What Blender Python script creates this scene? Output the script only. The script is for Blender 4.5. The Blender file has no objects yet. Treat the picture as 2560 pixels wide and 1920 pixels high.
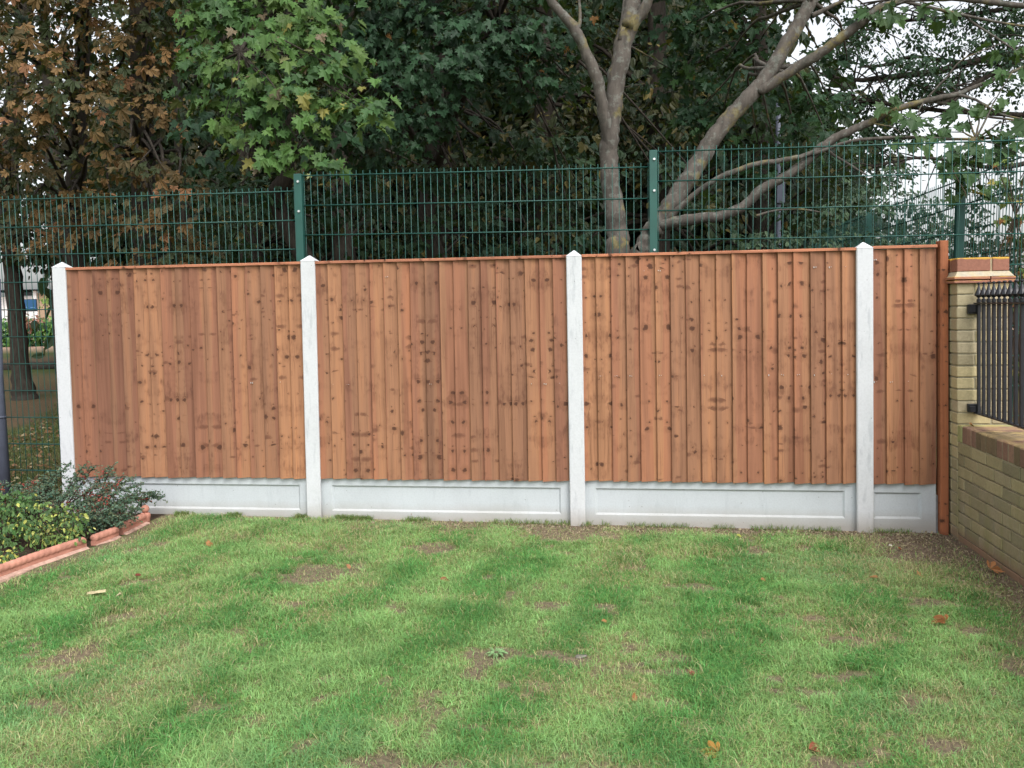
import bpy, math, random
import numpy as np
from math import radians, pi, sin, cos
from mathutils import Matrix, Vector

sc = bpy.context.scene
# ------------------------------------------------------------------ camera, world, sun, exposure
CAM = Vector((4.2155, -5.9444, 1.5086))
yaw, pitch, roll = radians(7.700), radians(5.0786), radians(.9995)
fw = Vector((-sin(yaw)*cos(pitch), cos(yaw)*cos(pitch), -sin(pitch)))
r0 = Vector((cos(yaw), sin(yaw), 0)); u0 = r0.cross(fw)
rt = r0*cos(roll) - u0*sin(roll); up = u0*cos(roll) + r0*sin(roll)
cd = bpy.data.cameras.new("camera"); cam = bpy.data.objects.new("camera", cd)
sc.collection.objects.link(cam); sc.camera = cam
cam.matrix_world = Matrix(((rt.x, up.x, -fw.x, CAM.x), (rt.y, up.y, -fw.y, CAM.y), (rt.z, up.z, -fw.z, CAM.z), (0, 0, 0, 1)))
cd.sensor_width = 36; cd.lens = 36*2144/2560; cd.clip_start = .05; cd.clip_end = 1000

SUN_EL, SUN_AZ = radians(52), radians(150)      # azimuth clockwise from +Y: light comes from behind and right of the camera
w = bpy.data.worlds.new("World"); sc.world = w; w.use_nodes = True
nt = w.node_tree; bg = nt.nodes["Background"]
sky = nt.nodes.new("ShaderNodeTexSky"); sky.sky_type = 'NISHITA'; sky.sun_disc = False
sky.sun_elevation = SUN_EL; sky.sun_rotation = SUN_AZ; sky.dust_density = 4; sky.ozone_density = 1
hs = nt.nodes.new("ShaderNodeHueSaturation"); hs.inputs["Saturation"].default_value = .20; hs.inputs["Value"].default_value = 1.35
nt.links.new(sky.outputs[0], hs.inputs["Color"]); nt.links.new(hs.outputs[0], bg.inputs["Color"])
bg.inputs["Strength"].default_value = .15
sd = bpy.data.lights.new("sun", 'SUN'); sd.energy = .5; sd.angle = radians(30); sd.color = (1, .96, .9)
so = bpy.data.objects.new("sun", sd); sc.collection.objects.link(so)
dirv = Vector((sin(SUN_AZ)*cos(SUN_EL), cos(SUN_AZ)*cos(SUN_EL), sin(SUN_EL)))
so.rotation_euler = dirv.to_track_quat('Z', 'Y').to_euler()
sc.view_settings.view_transform = 'Standard'; sc.view_settings.look = 'None'; sc.view_settings.gamma = 1
sc.view_settings.exposure = .66
sc.render.engine = 'CYCLES'

# ------------------------------------------------------------------ helpers
RNG = np.random.default_rng(7)
random.seed(3)
COL = sc.collection

def mesh(name, V, loops, sizes, mats, parent=None, col=None, uv=None, midx=None, smooth=False):
    """one mesh object from numpy arrays"""
    V = np.asarray(V, np.float32); loops = np.asarray(loops, np.int32); sizes = np.asarray(sizes, np.int32)
    me = bpy.data.meshes.new(name)
    me.vertices.add(len(V)); me.vertices.foreach_set("co", V.ravel())
    me.loops.add(len(loops)); me.loops.foreach_set("vertex_index", loops)
    me.polygons.add(len(sizes))
    st = np.concatenate(([0], np.cumsum(sizes)[:-1])).astype(np.int32)
    me.polygons.foreach_set("loop_start", st); me.polygons.foreach_set("loop_total", sizes)
    if midx is not None: me.polygons.foreach_set("material_index", np.asarray(midx, np.int32))
    me.polygons.foreach_set("use_smooth", np.full(len(sizes), smooth, bool))
    me.update(calc_edges=True)
    if col is not None:
        a = me.color_attributes.new("Col", 'FLOAT_COLOR', 'POINT')
        c = np.ones((len(V), 4), np.float32); c[:, :col.shape[1]] = col
        a.data.foreach_set("color", c.ravel())
    if uv is not None:
        l = me.uv_layers.new(name="UVMap"); l.data.foreach_set("uv", np.asarray(uv, np.float32).ravel())
    for m in (mats if isinstance(mats, (list, tuple)) else [mats]): me.materials.append(m)
    me.validate()
    o = bpy.data.objects.new(name, me); COL.objects.link(o)
    if parent is not None: o.parent = parent
    return o

class MB:
    """collects faces (python side) with optional per-vertex colour"""
    def __init__(s): s.v = []; s.f = []; s.c = []; s.m = []; s.u = []
    def add(s, V, F, col=(1, 1, 1), mi=0, uv=None):
        b = len(s.v); s.v += [tuple(p) for p in V]
        s.c += [col]*len(V)
        for k, f in enumerate(F):
            s.f.append([b+i for i in f]); s.m.append(mi)
            s.u += [uv[i] if uv else (0, 0) for i in f]
    def box(s, x0, x1, y0, y1, z0, z1, bev=0, col=(1, 1, 1), mi=0, M=None):
        if bev <= 0:
            V = [(x, y, z) for z in (z0, z1) for y in (y0, y1) for x in (x0, x1)]
            F = [(0, 2, 3, 1), (4, 5, 7, 6), (0, 1, 5, 4), (2, 6, 7, 3), (0, 4, 6, 2), (1, 3, 7, 5)]
        else:
            b = bev; V = []; X = ((x0, 1), (x1, -1)); 
            idx = {}
            for i, (x, sx) in enumerate(X):
                for j, (y, sy) in enumerate(((y0, 1), (y1, -1))):
                    for k, (z, sz) in enumerate(((z0, 1), (z1, -1))):
                        idx[i, j, k, 0] = len(V); V.append((x, y+sy*b, z+sz*b))
                        idx[i, j, k, 1] = len(V); V.append((x+sx*b, y, z+sz*b))
                        idx[i, j, k, 2] = len(V); V.append((x+sx*b, y+sy*b, z))
            F = []
            for i in (0, 1): F.append([idx[i, 0, 0, 0], idx[i, 1, 0, 0], idx[i, 1, 1, 0], idx[i, 0, 1, 0]][::(-1 if i == 0 else 1)])
            for j in (0, 1): F.append([idx[0, j, 0, 1], idx[1, j, 0, 1], idx[1, j, 1, 1], idx[0, j, 1, 1]][::(1 if j == 0 else -1)])
            for k in (0, 1): F.append([idx[0, 0, k, 2], idx[1, 0, k, 2], idx[1, 1, k, 2], idx[0, 1, k, 2]][::(-1 if k == 0 else 1)])
            for j in (0, 1):
                for k in (0, 1):
                    f = [idx[0, j, k, 1], idx[1, j, k, 1], idx[1, j, k, 2], idx[0, j, k, 2]]
                    F.append(f if (j + k) % 2 else f[::-1])
            for i in (0, 1):
                for k in (0, 1):
                    f = [idx[i, 0, k, 0], idx[i, 1, k, 0], idx[i, 1, k, 2], idx[i, 0, k, 2]]
                    F.append(f[::-1] if (i + k) % 2 else f)
            for i in (0, 1):
                for j in (0, 1):
                    f = [idx[i, j, 0, 0], idx[i, j, 1, 0], idx[i, j, 1, 1], idx[i, j, 0, 1]]
                    F.append(f if (i + j) % 2 else f[::-1])
            for i in (0, 1):
                for j in (0, 1):
                    for k in (0, 1):
                        f = [idx[i, j, k, 0], idx[i, j, k, 1], idx[i, j, k, 2]]
                        F.append(f if (i+j+k) % 2 else f[::-1])
        if M is not None: V = [tuple(M @ Vector(p)) for p in V]
        s.add(V, F, col, mi)
    def tube(s, pts, rad, n=8, col=(1, 1, 1), mi=0, cap=True, phase=0):
        pts = [Vector(p) for p in pts]; V = []; F = []
        T = [(pts[min(i+1, len(pts)-1)]-pts[max(i-1, 0)]).normalized() for i in range(len(pts))]
        ref = Vector((0, 0, 1)) if abs(T[0].z) < .9 else Vector((1, 0, 0))
        a = T[0].cross(ref).normalized()
        for i, p in enumerate(pts):
            a = (a - T[i]*a.dot(T[i])).normalized(); b = T[i].cross(a)
            r = rad[i] if hasattr(rad, '__len__') else rad
            for k in range(n):
                t = 2*pi*k/n+phase; V.append(p+a*(r*cos(t))+b*(r*sin(t)))
        for i in range(len(pts)-1):
            for k in range(n):
                k2 = (k+1) % n; F.append((i*n+k, i*n+k2, (i+1)*n+k2, (i+1)*n+k))
        if cap:
            F.append(tuple(range(n))[::-1]); F.append(tuple((len(pts)-1)*n+k for k in range(n)))
        s.add(V, F, col, mi)
    def lathe(s, prof, c, n=12, col=(1, 1, 1), mi=0, phase=0):
        V = []; F = []
        for (r, z) in prof:
            for k in range(n):
                t = 2*pi*k/n+phase; V.append((c[0]+r*cos(t), c[1]+r*sin(t), c[2]+z))
        for i in range(len(prof)-1):
            for k in range(n):
                k2 = (k+1) % n; F.append((i*n+k, i*n+k2, (i+1)*n+k2, (i+1)*n+k))
        F.append(tuple(range(n))[::-1]); F.append(tuple((len(prof)-1)*n+k for k in range(n)))
        s.add(V, F, col, mi)
    def build(s, name, mats, parent=None, smooth=False, uv=False, warp=None):
        V = s.v
        if warp: V = [warp(*p) for p in V]
        return mesh(name, V, [i for f in s.f for i in f], [len(f) for f in s.f], mats, parent,
                    np.array(s.c, np.float32), s.u if uv else None, s.m, smooth)

def empty(name, loc, label=None, cat=None, group=None, kind=None):
    o = bpy.data.objects.new(name, None); COL.objects.link(o); o.location = loc; o.empty_display_size = .1
    tag(o, label, cat, group, kind); return o
def tag(o, label=None, cat=None, group=None, kind=None):
    if label: o["label"] = label
    if cat: o["category"] = cat
    if group: o["group"] = group
    if kind: o["kind"] = kind
    return o
def place(o, root):
    """parent o (built in world coordinates) under an Empty without moving it"""
    o.parent = root; o.matrix_parent_inverse = Matrix.Translation(root.location).inverted(); return o

def vnoise(x, y, seed=0):
    """fBm-able 2D value noise"""
    xi = np.floor(x).astype(np.int64); yi = np.floor(y).astype(np.int64); fx = x-xi; fy = y-yi
    fx = fx*fx*(3-2*fx); fy = fy*fy*(3-2*fy)
    def h(a, b):
        n = (a*374761393 + b*668265263 + seed*974634777) & 0xffffffff
        n = ((n ^ (n >> 13))*1274126177) & 0xffffffff
        return ((n ^ (n >> 16)) & 0xffff)/65535.
    return (h(xi, yi)*(1-fx)+h(xi+1, yi)*fx)*(1-fy)+(h(xi, yi+1)*(1-fx)+h(xi+1, yi+1)*fx)*fy
def fbm(x, y, seed=0, o=4):
    s = 0; a = .5; t = 0
    for k in range(o): s = s+a*vnoise(x*2**k, y*2**k, seed+k); t += a; a *= .5
    return s/t
def sstep(a, b, x): t = np.clip((x-a)/(b-a), 0, 1); return t*t*(3-2*t)

# ------------------------------------------------------------------ materials
def newmat(name, rough=.8, spec=.3):
    m = bpy.data.materials.new(name); m.use_nodes = True
    N = m.node_tree.nodes; L = m.node_tree.links; b = N["Principled BSDF"]
    b.inputs["Roughness"].default_value = rough; b.inputs["Specular IOR Level"].default_value = spec
    return m, N, L, b
def noise(N, L, scale, vec=None, detail=4, rough=.55, dim='3D'):
    n = N.new("ShaderNodeTexNoise"); n.inputs["Scale"].default_value = scale; n.inputs["Detail"].default_value = detail
    n.inputs["Roughness"].default_value = rough
    if vec is not None: L.new(vec, n.inputs["Vector"])
    return n.outputs["Fac"]
def ramp(N, L, fac, stops):
    r = N.new("ShaderNodeValToRGB"); e = r.color_ramp.elements
    while len(e) < len(stops): e.new(.5)
    for i, (p, c) in enumerate(stops):
        e[i].position = p; e[i].color = (c[0], c[1], c[2], 1) if hasattr(c, '__len__') else (c, c, c, 1)
    L.new(fac, r.inputs[0]); return r.outputs[0]
def mix(N, L, fac, a, b, mode='MIX'):
    m = N.new("ShaderNodeMix"); m.data_type = 'RGBA'; m.blend_type = mode
    for s, v in ((m.inputs[0], fac), (m.inputs[6], a), (m.inputs[7], b)):
        if hasattr(v, 'is_output') or isinstance(v, bpy.types.NodeSocket): L.new(v, s)
        else: s.default_value = v if not hasattr(v, '__len__') else (v[0], v[1], v[2], 1)
    return m.outputs[2]
def math_(N, L, op, a, b=0, c=None):
    m = N.new("ShaderNodeMath"); m.operation = op
    for i, v in enumerate((a, b) if c is None else (a, b, c)):
        if isinstance(v, bpy.types.NodeSocket): L.new(v, m.inputs[i])
        else: m.inputs[i].default_value = v
    return m.outputs[0]
def bump(N, L, b, h, strength=.3, dist=.01):
    n = N.new("ShaderNodeBump"); n.inputs["Strength"].default_value = strength; n.inputs["Distance"].default_value = dist
    L.new(h, n.inputs["Height"]); L.new(n.outputs[0], b.inputs["Normal"])
def objco(N, sc_=None, L=None):
    t = N.new("ShaderNodeTexCoord")
    if sc_ is None: return t.outputs["Object"]
    mp = N.new("ShaderNodeMapping"); mp.inputs["Scale"].default_value = sc_; L.new(t.outputs["Object"], mp.inputs[0]); return mp.outputs[0]
def attr(N, name="Col"):
    a = N.new("ShaderNodeAttribute"); a.attribute_name = name; return a

def mat_leaf(name, trans=.3, rough=.5):
    m, N, L, b = newmat(name, rough, .22)
    c = attr(N).outputs["Color"]; L.new(c, b.inputs["Base Color"])
    t = N.new("ShaderNodeBsdfTranslucent"); g = mix(N, L, .5, c, (.35, .45, .05), 'MULTIPLY')
    L.new(mix(N, L, .35, c, (.2, .3, .02)), t.inputs["Color"])
    mx = N.new("ShaderNodeMixShader"); mx.inputs[0].default_value = trans
    L.new(b.outputs[0], mx.inputs[1]); L.new(t.outputs[0], mx.inputs[2]); L.new(mx.outputs[0], N["Material Output"].inputs[0])
    N.remove(g.node)
    return m

def mat_wood(name, board=True, base=(.300, .153, .089), dark=(.175, .083, .050), light=(.40, .225, .135)):
    m, N, L, b = newmat(name, .75, .2)
    uv = N.new("ShaderNodeTexCoord").outputs["UV"]
    sp = N.new("ShaderNodeSeparateXYZ"); L.new(uv, sp.inputs[0])
    at = attr(N); ac = N.new("ShaderNodeSeparateColor"); L.new(at.outputs["Color"], ac.inputs[0])
    # knots: sparse voronoi cells
    vo = N.new("ShaderNodeTexVoronoi"); vo.voronoi_dimensions = '2D'; vo.inputs["Scale"].default_value = 14.5
    wob = N.new("ShaderNodeTexNoise"); wob.inputs["Scale"].default_value = 45; wob.inputs["Detail"].default_value = 2; L.new(uv, wob.inputs["Vector"])
    va = N.new("ShaderNodeVectorMath"); va.operation = 'MULTIPLY_ADD'; L.new(wob.outputs["Color"], va.inputs[0]); va.inputs[1].default_value = (.034, .020, 0)
    wo2 = N.new("ShaderNodeTexNoise"); wo2.inputs["Scale"].default_value = 150; wo2.inputs["Detail"].default_value = 3; L.new(uv, wo2.inputs["Vector"])
    va2 = N.new("ShaderNodeVectorMath"); va2.operation = 'MULTIPLY_ADD'; L.new(wo2.outputs["Color"], va2.inputs[0]); va2.inputs[1].default_value = (.010, .007, 0); L.new(uv, va2.inputs[2]); L.new(va2.outputs[0], va.inputs[2])
    L.new(va.outputs[0], vo.inputs["Vector"])
    vc = N.new("ShaderNodeSeparateColor"); L.new(vo.outputs["Color"], vc.inputs[0])
    oc = N.new("ShaderNodeTexCoord").outputs["Object"]; om = N.new("ShaderNodeMapping"); om.inputs["Scale"].default_value = (1.5, .01, 4.6); L.new(oc, om.inputs[0])
    whorl = ramp(N, L, noise(N, L, 1, om.outputs[0], 2, .5), [(.44, 0), (.60, 1)])   # knots gather in rows where the branches grew
    keep = math_(N, L, 'GREATER_THAN', math_(N, L, 'MULTIPLY_ADD', whorl, .46, vc.outputs[0]), .86)
    rad = math_(N, L, 'MULTIPLY_ADD', math_(N, L, 'POWER', vc.outputs[1], 3.0), .24, .06)
    rel = math_(N, L, 'DIVIDE', vo.outputs["Distance"], rad)
    core = math_(N, L, 'MULTIPLY', keep, ramp(N, L, rel, [(.0, 1), (.7, .9), (.9, .45), (1.0, 0)]))
    rel2 = math_(N, L, 'MULTIPLY', rel, .31)
    halo = math_(N, L, 'MULTIPLY', keep, ramp(N, L, rel2, [(.0, 1), (.4, .6), (1.0, 0)]))
    # short horizontal spike knots
    v2 = N.new("ShaderNodeTexVoronoi"); v2.voronoi_dimensions = '2D'; v2.inputs["Scale"].default_value = 1
    wv = N.new("ShaderNodeVectorMath"); wv.operation = 'MULTIPLY'; L.new(va.outputs[0], wv.inputs[0]); wv.inputs[1].default_value = (8, 17, 1)
    L.new(wv.outputs[0], v2.inputs["Vector"]); v2c = N.new("ShaderNodeSeparateColor"); L.new(v2.outputs["Color"], v2c.inputs[0])
    k2 = math_(N, L, 'GREATER_THAN', math_(N, L, 'MULTIPLY_ADD', whorl, .16, v2c.outputs[0]), .93)
    r2 = math_(N, L, 'DIVIDE', v2.outputs["Distance"], math_(N, L, 'MULTIPLY_ADD', v2c.outputs[1], .30, .12))
    spike = math_(N, L, 'MULTIPLY', k2, ramp(N, L, r2, [(.0, 1), (.5, .75), (1.0, 0)]))
    # grain running along the board, bulging round the knots
    mp = N.new("ShaderNodeCombineXYZ")
    gx = math_(N, L, 'MULTIPLY_ADD', sp.outputs[0], 130, math_(N, L, 'MULTIPLY', halo, 2.5))
    L.new(gx, mp.inputs[0]); L.new(math_(N, L, 'MULTIPLY', sp.outputs[1], 2.6), mp.inputs[1]); L.new(math_(N, L, 'MULTIPLY', ac.outputs[2], 17), mp.inputs[2])
    g = noise(N, L, 1, mp.outputs[0], 5, .65)
    mp2 = N.new("ShaderNodeCombineXYZ"); L.new(math_(N, L, 'MULTIPLY', sp.outputs[0], 22), mp2.inputs[0]); L.new(math_(N, L, 'MULTIPLY', sp.outputs[1], .9), mp2.inputs[1]); L.new(math_(N, L, 'MULTIPLY', ac.outputs[2], 31), mp2.inputs[2])
    g2 = noise(N, L, 1, mp2.outputs[0], 3, .5)
    c = ramp(N, L, g, [(.28, dark), (.45, base), (.62, base), (.8, light)])
    # heartwood / sapwood split along the board
    mp3 = N.new("ShaderNodeCombineXYZ"); L.new(math_(N, L, 'MULTIPLY', sp.outputs[1], 1.3), mp3.inputs[0]); L.new(math_(N, L, 'MULTIPLY', ac.outputs[2], 9), mp3.inputs[1])
    edge = noise(N, L, 1, mp3.outputs[0], 2, .4)
    pos = math_(N, L, 'MULTIPLY_ADD', edge, .08, math_(N, L, 'MULTIPLY_ADD', ac.outputs[1], .13, -.075))
    pos = math_(N, L, 'ADD', pos, .055)
    hw = N.new("ShaderNodeMapRange"); hw.interpolation_type = 'SMOOTHSTEP'; L.new(math_(N, L, 'SUBTRACT', sp.outputs[2] if False else at.outputs["Alpha"], pos), hw.inputs[0]); hw.inputs[1].default_value = -.002; hw.inputs[2].default_value = .003
    c = mix(N, L, math_(N, L, 'MULTIPLY', hw.outputs[0], .75), c, mix(N, L, g, (.22, .098, .060), (.33, .150, .094)))
    # broad blotches
    c = mix(N, L, .65, c, ramp(N, L, g2, [(.3, (.62, .60, .60)), (.5, (1, 1, 1)), (.7, (1.30, 1.22, 1.08))]), 'MULTIPLY')
    st = noise(N, L, 6, uv, 3, .6)
    c = mix(N, L, .5, c, ramp(N, L, st, [(.30, (.62, .58, .58)), (.47, (1, 1, 1)), (1, (1, 1, 1))]), 'MULTIPLY')
    sm = N.new("ShaderNodeVectorMath"); sm.operation = 'MULTIPLY'; L.new(uv, sm.inputs[0]); sm.inputs[1].default_value = (40, 9, 1)
    smn = noise(N, L, 1, sm.outputs[0], 5, .7)
    smf = math_(N, L, 'MULTIPLY', ramp(N, L, smn, [(.52, 0), (.57, 1)]), ramp(N, L, st, [(.36, 1), (.50, 0)]))
    c = mix(N, L, math_(N, L, 'MULTIPLY', smf, .5), c, (.12, .052, .034))
    # per-board tint
    tint = ramp(N, L, ac.outputs[0], [(0, (.68, .68, .72)), (.35, (.90, .89, .91)), (.65, (1.02, 1.0, .98)), (1, (1.22, 1.18, 1.08))])
    c = mix(N, L, 1, c, tint, 'MULTIPLY')
    c = mix(N, L, math_(N, L, 'MULTIPLY', spike, .8), c, (.11, .045, .028))
    c = mix(N, L, math_(N, L, 'MULTIPLY', halo, .55), c, (.16, .07, .038))
    c = mix(N, L, math_(N, L, 'MULTIPLY', core, .85), c, (.055, .024, .016))
    L.new(c, b.inputs["Base Color"])
    bump(N, L, b, g, .4, .002)
    return m

def mat_concrete(name, base=(.60, .62, .63), stain=.5):
    m, N, L, b = newmat(name, .85, .25)
    co = objco(N)
    n1 = noise(N, L, 3.2, co, 5, .6); n2 = noise(N, L, 90, co, 2, .5)
    n3 = noise(N, L, 1, objco(N, (26, 26, 5), L), 3, .6)
    c = ramp(N, L, n1, [(.25, [v*.92 for v in base]), (.5, base), (.8, [v*1.05 for v in base])])
    c = mix(N, L, stain, c, ramp(N, L, n3, [(.32, (.66, .68, .70)), (.44, (1, 1, 1)), (1, (1, 1, 1))]), 'MULTIPLY')
    c = mix(N, L, .35, c, ramp(N, L, n2, [(.3, (.85, .85, .85)), (.6, (1.05, 1.05, 1.05))]), 'MULTIPLY')
    # pinholes in the cast face
    vo = N.new("ShaderNodeTexVoronoi"); vo.inputs["Scale"].default_value = 22; L.new(co, vo.inputs["Vector"])
    vs = N.new("ShaderNodeSeparateColor"); L.new(vo.outputs["Color"], vs.inputs[0])
    ph = math_(N, L, 'MULTIPLY', math_(N, L, 'GREATER_THAN', vs.outputs[0], .62), math_(N, L, 'LESS_THAN', vo.outputs["Distance"], .085))
    c = mix(N, L, math_(N, L, 'MULTIPLY', ph, .7), c, (.22, .22, .22))
    # splash of soil at the foot
    sp = N.new("ShaderNodeSeparateXYZ"); L.new(co, sp.inputs[0])
    low = N.new("ShaderNodeMapRange"); L.new(math_(N, L, 'MULTIPLY_ADD', n1, .08, sp.outputs[2]), low.inputs[0]); low.inputs[1].default_value = .03; low.inputs[2].default_value = .16; low.inputs[3].default_value = .7; low.inputs[4].default_value = 0
    c = mix(N, L, low.outputs[0], c, (.33, .29, .24))
    L.new(c, b.inputs["Base Color"]); bump(N, L, b, n2, .25, .002)
    return m

def mat_simple(name, col, rough=.5, spec=.4, var=.15, scale=20, metal=0, bmp=0):
    m, N, L, b = newmat(name, rough, spec); b.inputs["Metallic"].default_value = metal
    n = noise(N, L, scale, objco(N), 4, .6)
    L.new(ramp(N, L, n, [(.3, [v*(1-var) for v in col]), (.7, [min(1, v*(1+var)) for v in col])]), b.inputs["Base Color"])
    if bmp: bump(N, L, b, n, bmp, .004)
    return m

def mat_brick(name):
    m, N, L, b = newmat(name, .9, .15)
    c = attr(N).outputs["Color"]; co = objco(N)
    n1 = noise(N, L, 60, co, 4, .65); n2 = noise(N, L, 2.2, co, 4, .6); n4 = noise(N, L, 1, objco(N, (3, 9, 1.4), L), 3, .6)
    c = mix(N, L, .6, c, ramp(N, L, n1, [(.3, (.75, .74, .72)), (.65, (1.12, 1.12, 1.1))]), 'MULTIPLY')
    sp = N.new("ShaderNodeSeparateXYZ"); L.new(co, sp.inputs[0])
    # green algae on the lower wall, more of it towards the ground and away from the pier
    h = N.new("ShaderNodeMapRange"); L.new(sp.outputs[2], h.inputs[0]); h.inputs[1].default_value = .0; h.inputs[2].default_value = .75; h.inputs[3].default_value = .8; h.inputs[4].default_value = 0.0
    al = math_(N, L, 'MULTIPLY', h.outputs[0], ramp(N, L, n4, [(.38, 0), (.62, 1)]))
    c = mix(N, L, al, c, (.235, .22, .10))
    c = mix(N, L, .5, c, ramp(N, L, n2, [(.3, (.72, .72, .70)), (.5, (1, 1, 1)), (1, (1.05, 1.05, 1.05))]), 'MULTIPLY')
    # damp line at the base
    d = N.new("ShaderNodeMapRange"); L.new(math_(N, L, 'MULTIPLY_ADD', n2, .06, sp.outputs[2]), d.inputs[0]); d.inputs[1].default_value = .03; d.inputs[2].default_value = .09; d.inputs[3].default_value = .7; d.inputs[4].default_value = 0
    c = mix(N, L, d.outputs[0], c, (.24, .15, .10))
    L.new(c, b.inputs["Base Color"]); bump(N, L, b, n1, .5, .004)
    return m

def mat_lichen_brick(name, lich=.5, lc=(.55, .38, .09), ztop=None):
    m, N, L, b = newmat(name, .9, .15)
    c = attr(N).outputs["Color"]; co = objco(N)
    n1 = noise(N, L, 50, co, 4, .65); n2 = noise(N, L, 9, co, 5, .7)
    c = mix(N, L, .6, c, ramp(N, L, n1, [(.3, (.72, .72, .72)), (.65, (1.12, 1.12, 1.1))]), 'MULTIPLY')
    g = N.new("ShaderNodeNewGeometry"); sp = N.new("ShaderNodeSeparateXYZ"); L.new(g.outputs["Normal"], sp.inputs[0])
    u = N.new("ShaderNodeMapRange"); L.new(sp.outputs[2], u.inputs[0]); u.inputs[1].default_value = .2; u.inputs[2].default_value = .7; u.inputs[3].default_value = 0.0; u.inputs[4].default_value = 1
    f = math_(N, L, 'MULTIPLY', u.outputs[0], ramp(N, L, n2, [(.40, 0), (.58, 1)]))
    c = mix(N, L, math_(N, L, 'MULTIPLY', f, lich), c, lc)
    if ztop:
        s2 = N.new("ShaderNodeSeparateXYZ"); L.new(co, s2.inputs[0]); zr = N.new("ShaderNodeMapRange")
        L.new(math_(N, L, 'MULTIPLY_ADD', n2, .035, s2.outputs[2]), zr.inputs[0]); zr.inputs[1].default_value = ztop; zr.inputs[2].default_value = ztop+.006; zr.inputs[3].default_value = 0; zr.inputs[4].default_value = .9
        c = mix(N, L, zr.outputs[0], c, lc)
    L.new(c, b.inputs["Base Color"]); bump(N, L, b, n1, .5, .004)
    return m

def mat_bark(name, base, dark, lichen=0.0, scale=1.0):
    m, N, L, b = newmat(name, .9, .15)
    co = objco(N); st = noise(N, L, 1, objco(N, (30*scale, 30*scale, 7*scale), L), 5, .65)
    n2 = noise(N, L, 5, co, 5, .6); n3 = noise(N, L, 16, co, 5, .7); n4 = noise(N, L, 3.1, co, 3, .6)
    c = ramp(N, L, st, [(.3, dark), (.6, base)])
    c = mix(N, L, .5, c, ramp(N, L, n2, [(.3, (.75, .75, .75)), (.7, (1.15, 1.15, 1.12))]), 'MULTIPLY')
    if lichen:
        c = mix(N, L, math_(N, L, 'MULTIPLY', ramp(N, L, n3, [(.52, 0), (.60, 1)]), .6*lichen), c, (.22, .24, .21))
        f = math_(N, L, 'MULTIPLY', ramp(N, L, n4, [(.55, 0), (.62, 1)]), ramp(N, L, n3, [(.42, 0), (.5, 1)]))
        c = mix(N, L, math_(N, L, 'MULTIPLY', f, .8*lichen), c, (.21, .17, .045))
        n5 = noise(N, L, 7, co, 5, .7)
        c = mix(N, L, math_(N, L, 'MULTIPLY', ramp(N, L, n5, [(.56, 0), (.62, 1)]), .7*lichen), c, (.045, .05, .04))
    L.new(c, b.inputs["Base Color"]); bump(N, L, b, st, .6, .01)
    return m

M = {}
M['boards'] = mat_wood('featheredge_timber')
M['concrete'] = mat_concrete('cast_concrete_post', (.57, .585, .605), .5)
M['gravel'] = mat_concrete('cast_concrete_board', (.50, .535, .56), .18)
M['mesh'] = mat_simple('green_powder_coat', (.013, .078, .063), .45, .5, .12, 8)
M['bolt'] = mat_simple('zinc_bolt', (.6, .62, .62), .35, .5, .1, 60, .6)
M['iron'] = mat_simple('black_painted_iron', (.013, .014, .019), .4, .5, .3, 30)
M['brick'] = mat_brick('stock_brick'); M['mortar'] = mat_simple('old_mortar', (.30, .27, .19), .95, .1, .25, 40, 0, .4)
M['redbrick'] = mat_lichen_brick('red_brick_cap', .9, (.55, .33, .06), 1.778); M['coping'] = mat_lichen_brick('weathered_coping_brick', .5, (.46, .34, .14))
M['terracotta'] = mat_simple('terracotta', (.48, .225, .165), .8, .2, .22, 9, 0, .2)
M['haunch'] = mat_simple('pinkish_mortar_haunch', (.46, .30, .24), .9, .2, .3, 22, 0, .5)
M['greypole'] = mat_simple('slate_grey_paint', (.085, .095, .13), .5, .4, .15, 12)
M['bark_grey'] = mat_bark('smooth_grey_bark', (.108, .094, .082), (.062, .055, .048), .6)
M['bark_dark'] = mat_bark('dark_furrowed_bark', (.052, .044, .036), (.022, .018, .015))
M['twig'] = mat_bark('twig_bark', (.09, .07, .05), (.05, .04, .03))
M['leaf'] = mat_leaf('leaf_lamina', .22)
M['leaf_waxy'] = mat_leaf('leaf_waxy', .12, .4)
M['berry'] = mat_simple('red_berry', (.30, .045, .03), .4, .5, .25, 40)
M['dryleaf'] = mat_leaf('dry_leaf', .2, .7)

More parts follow.
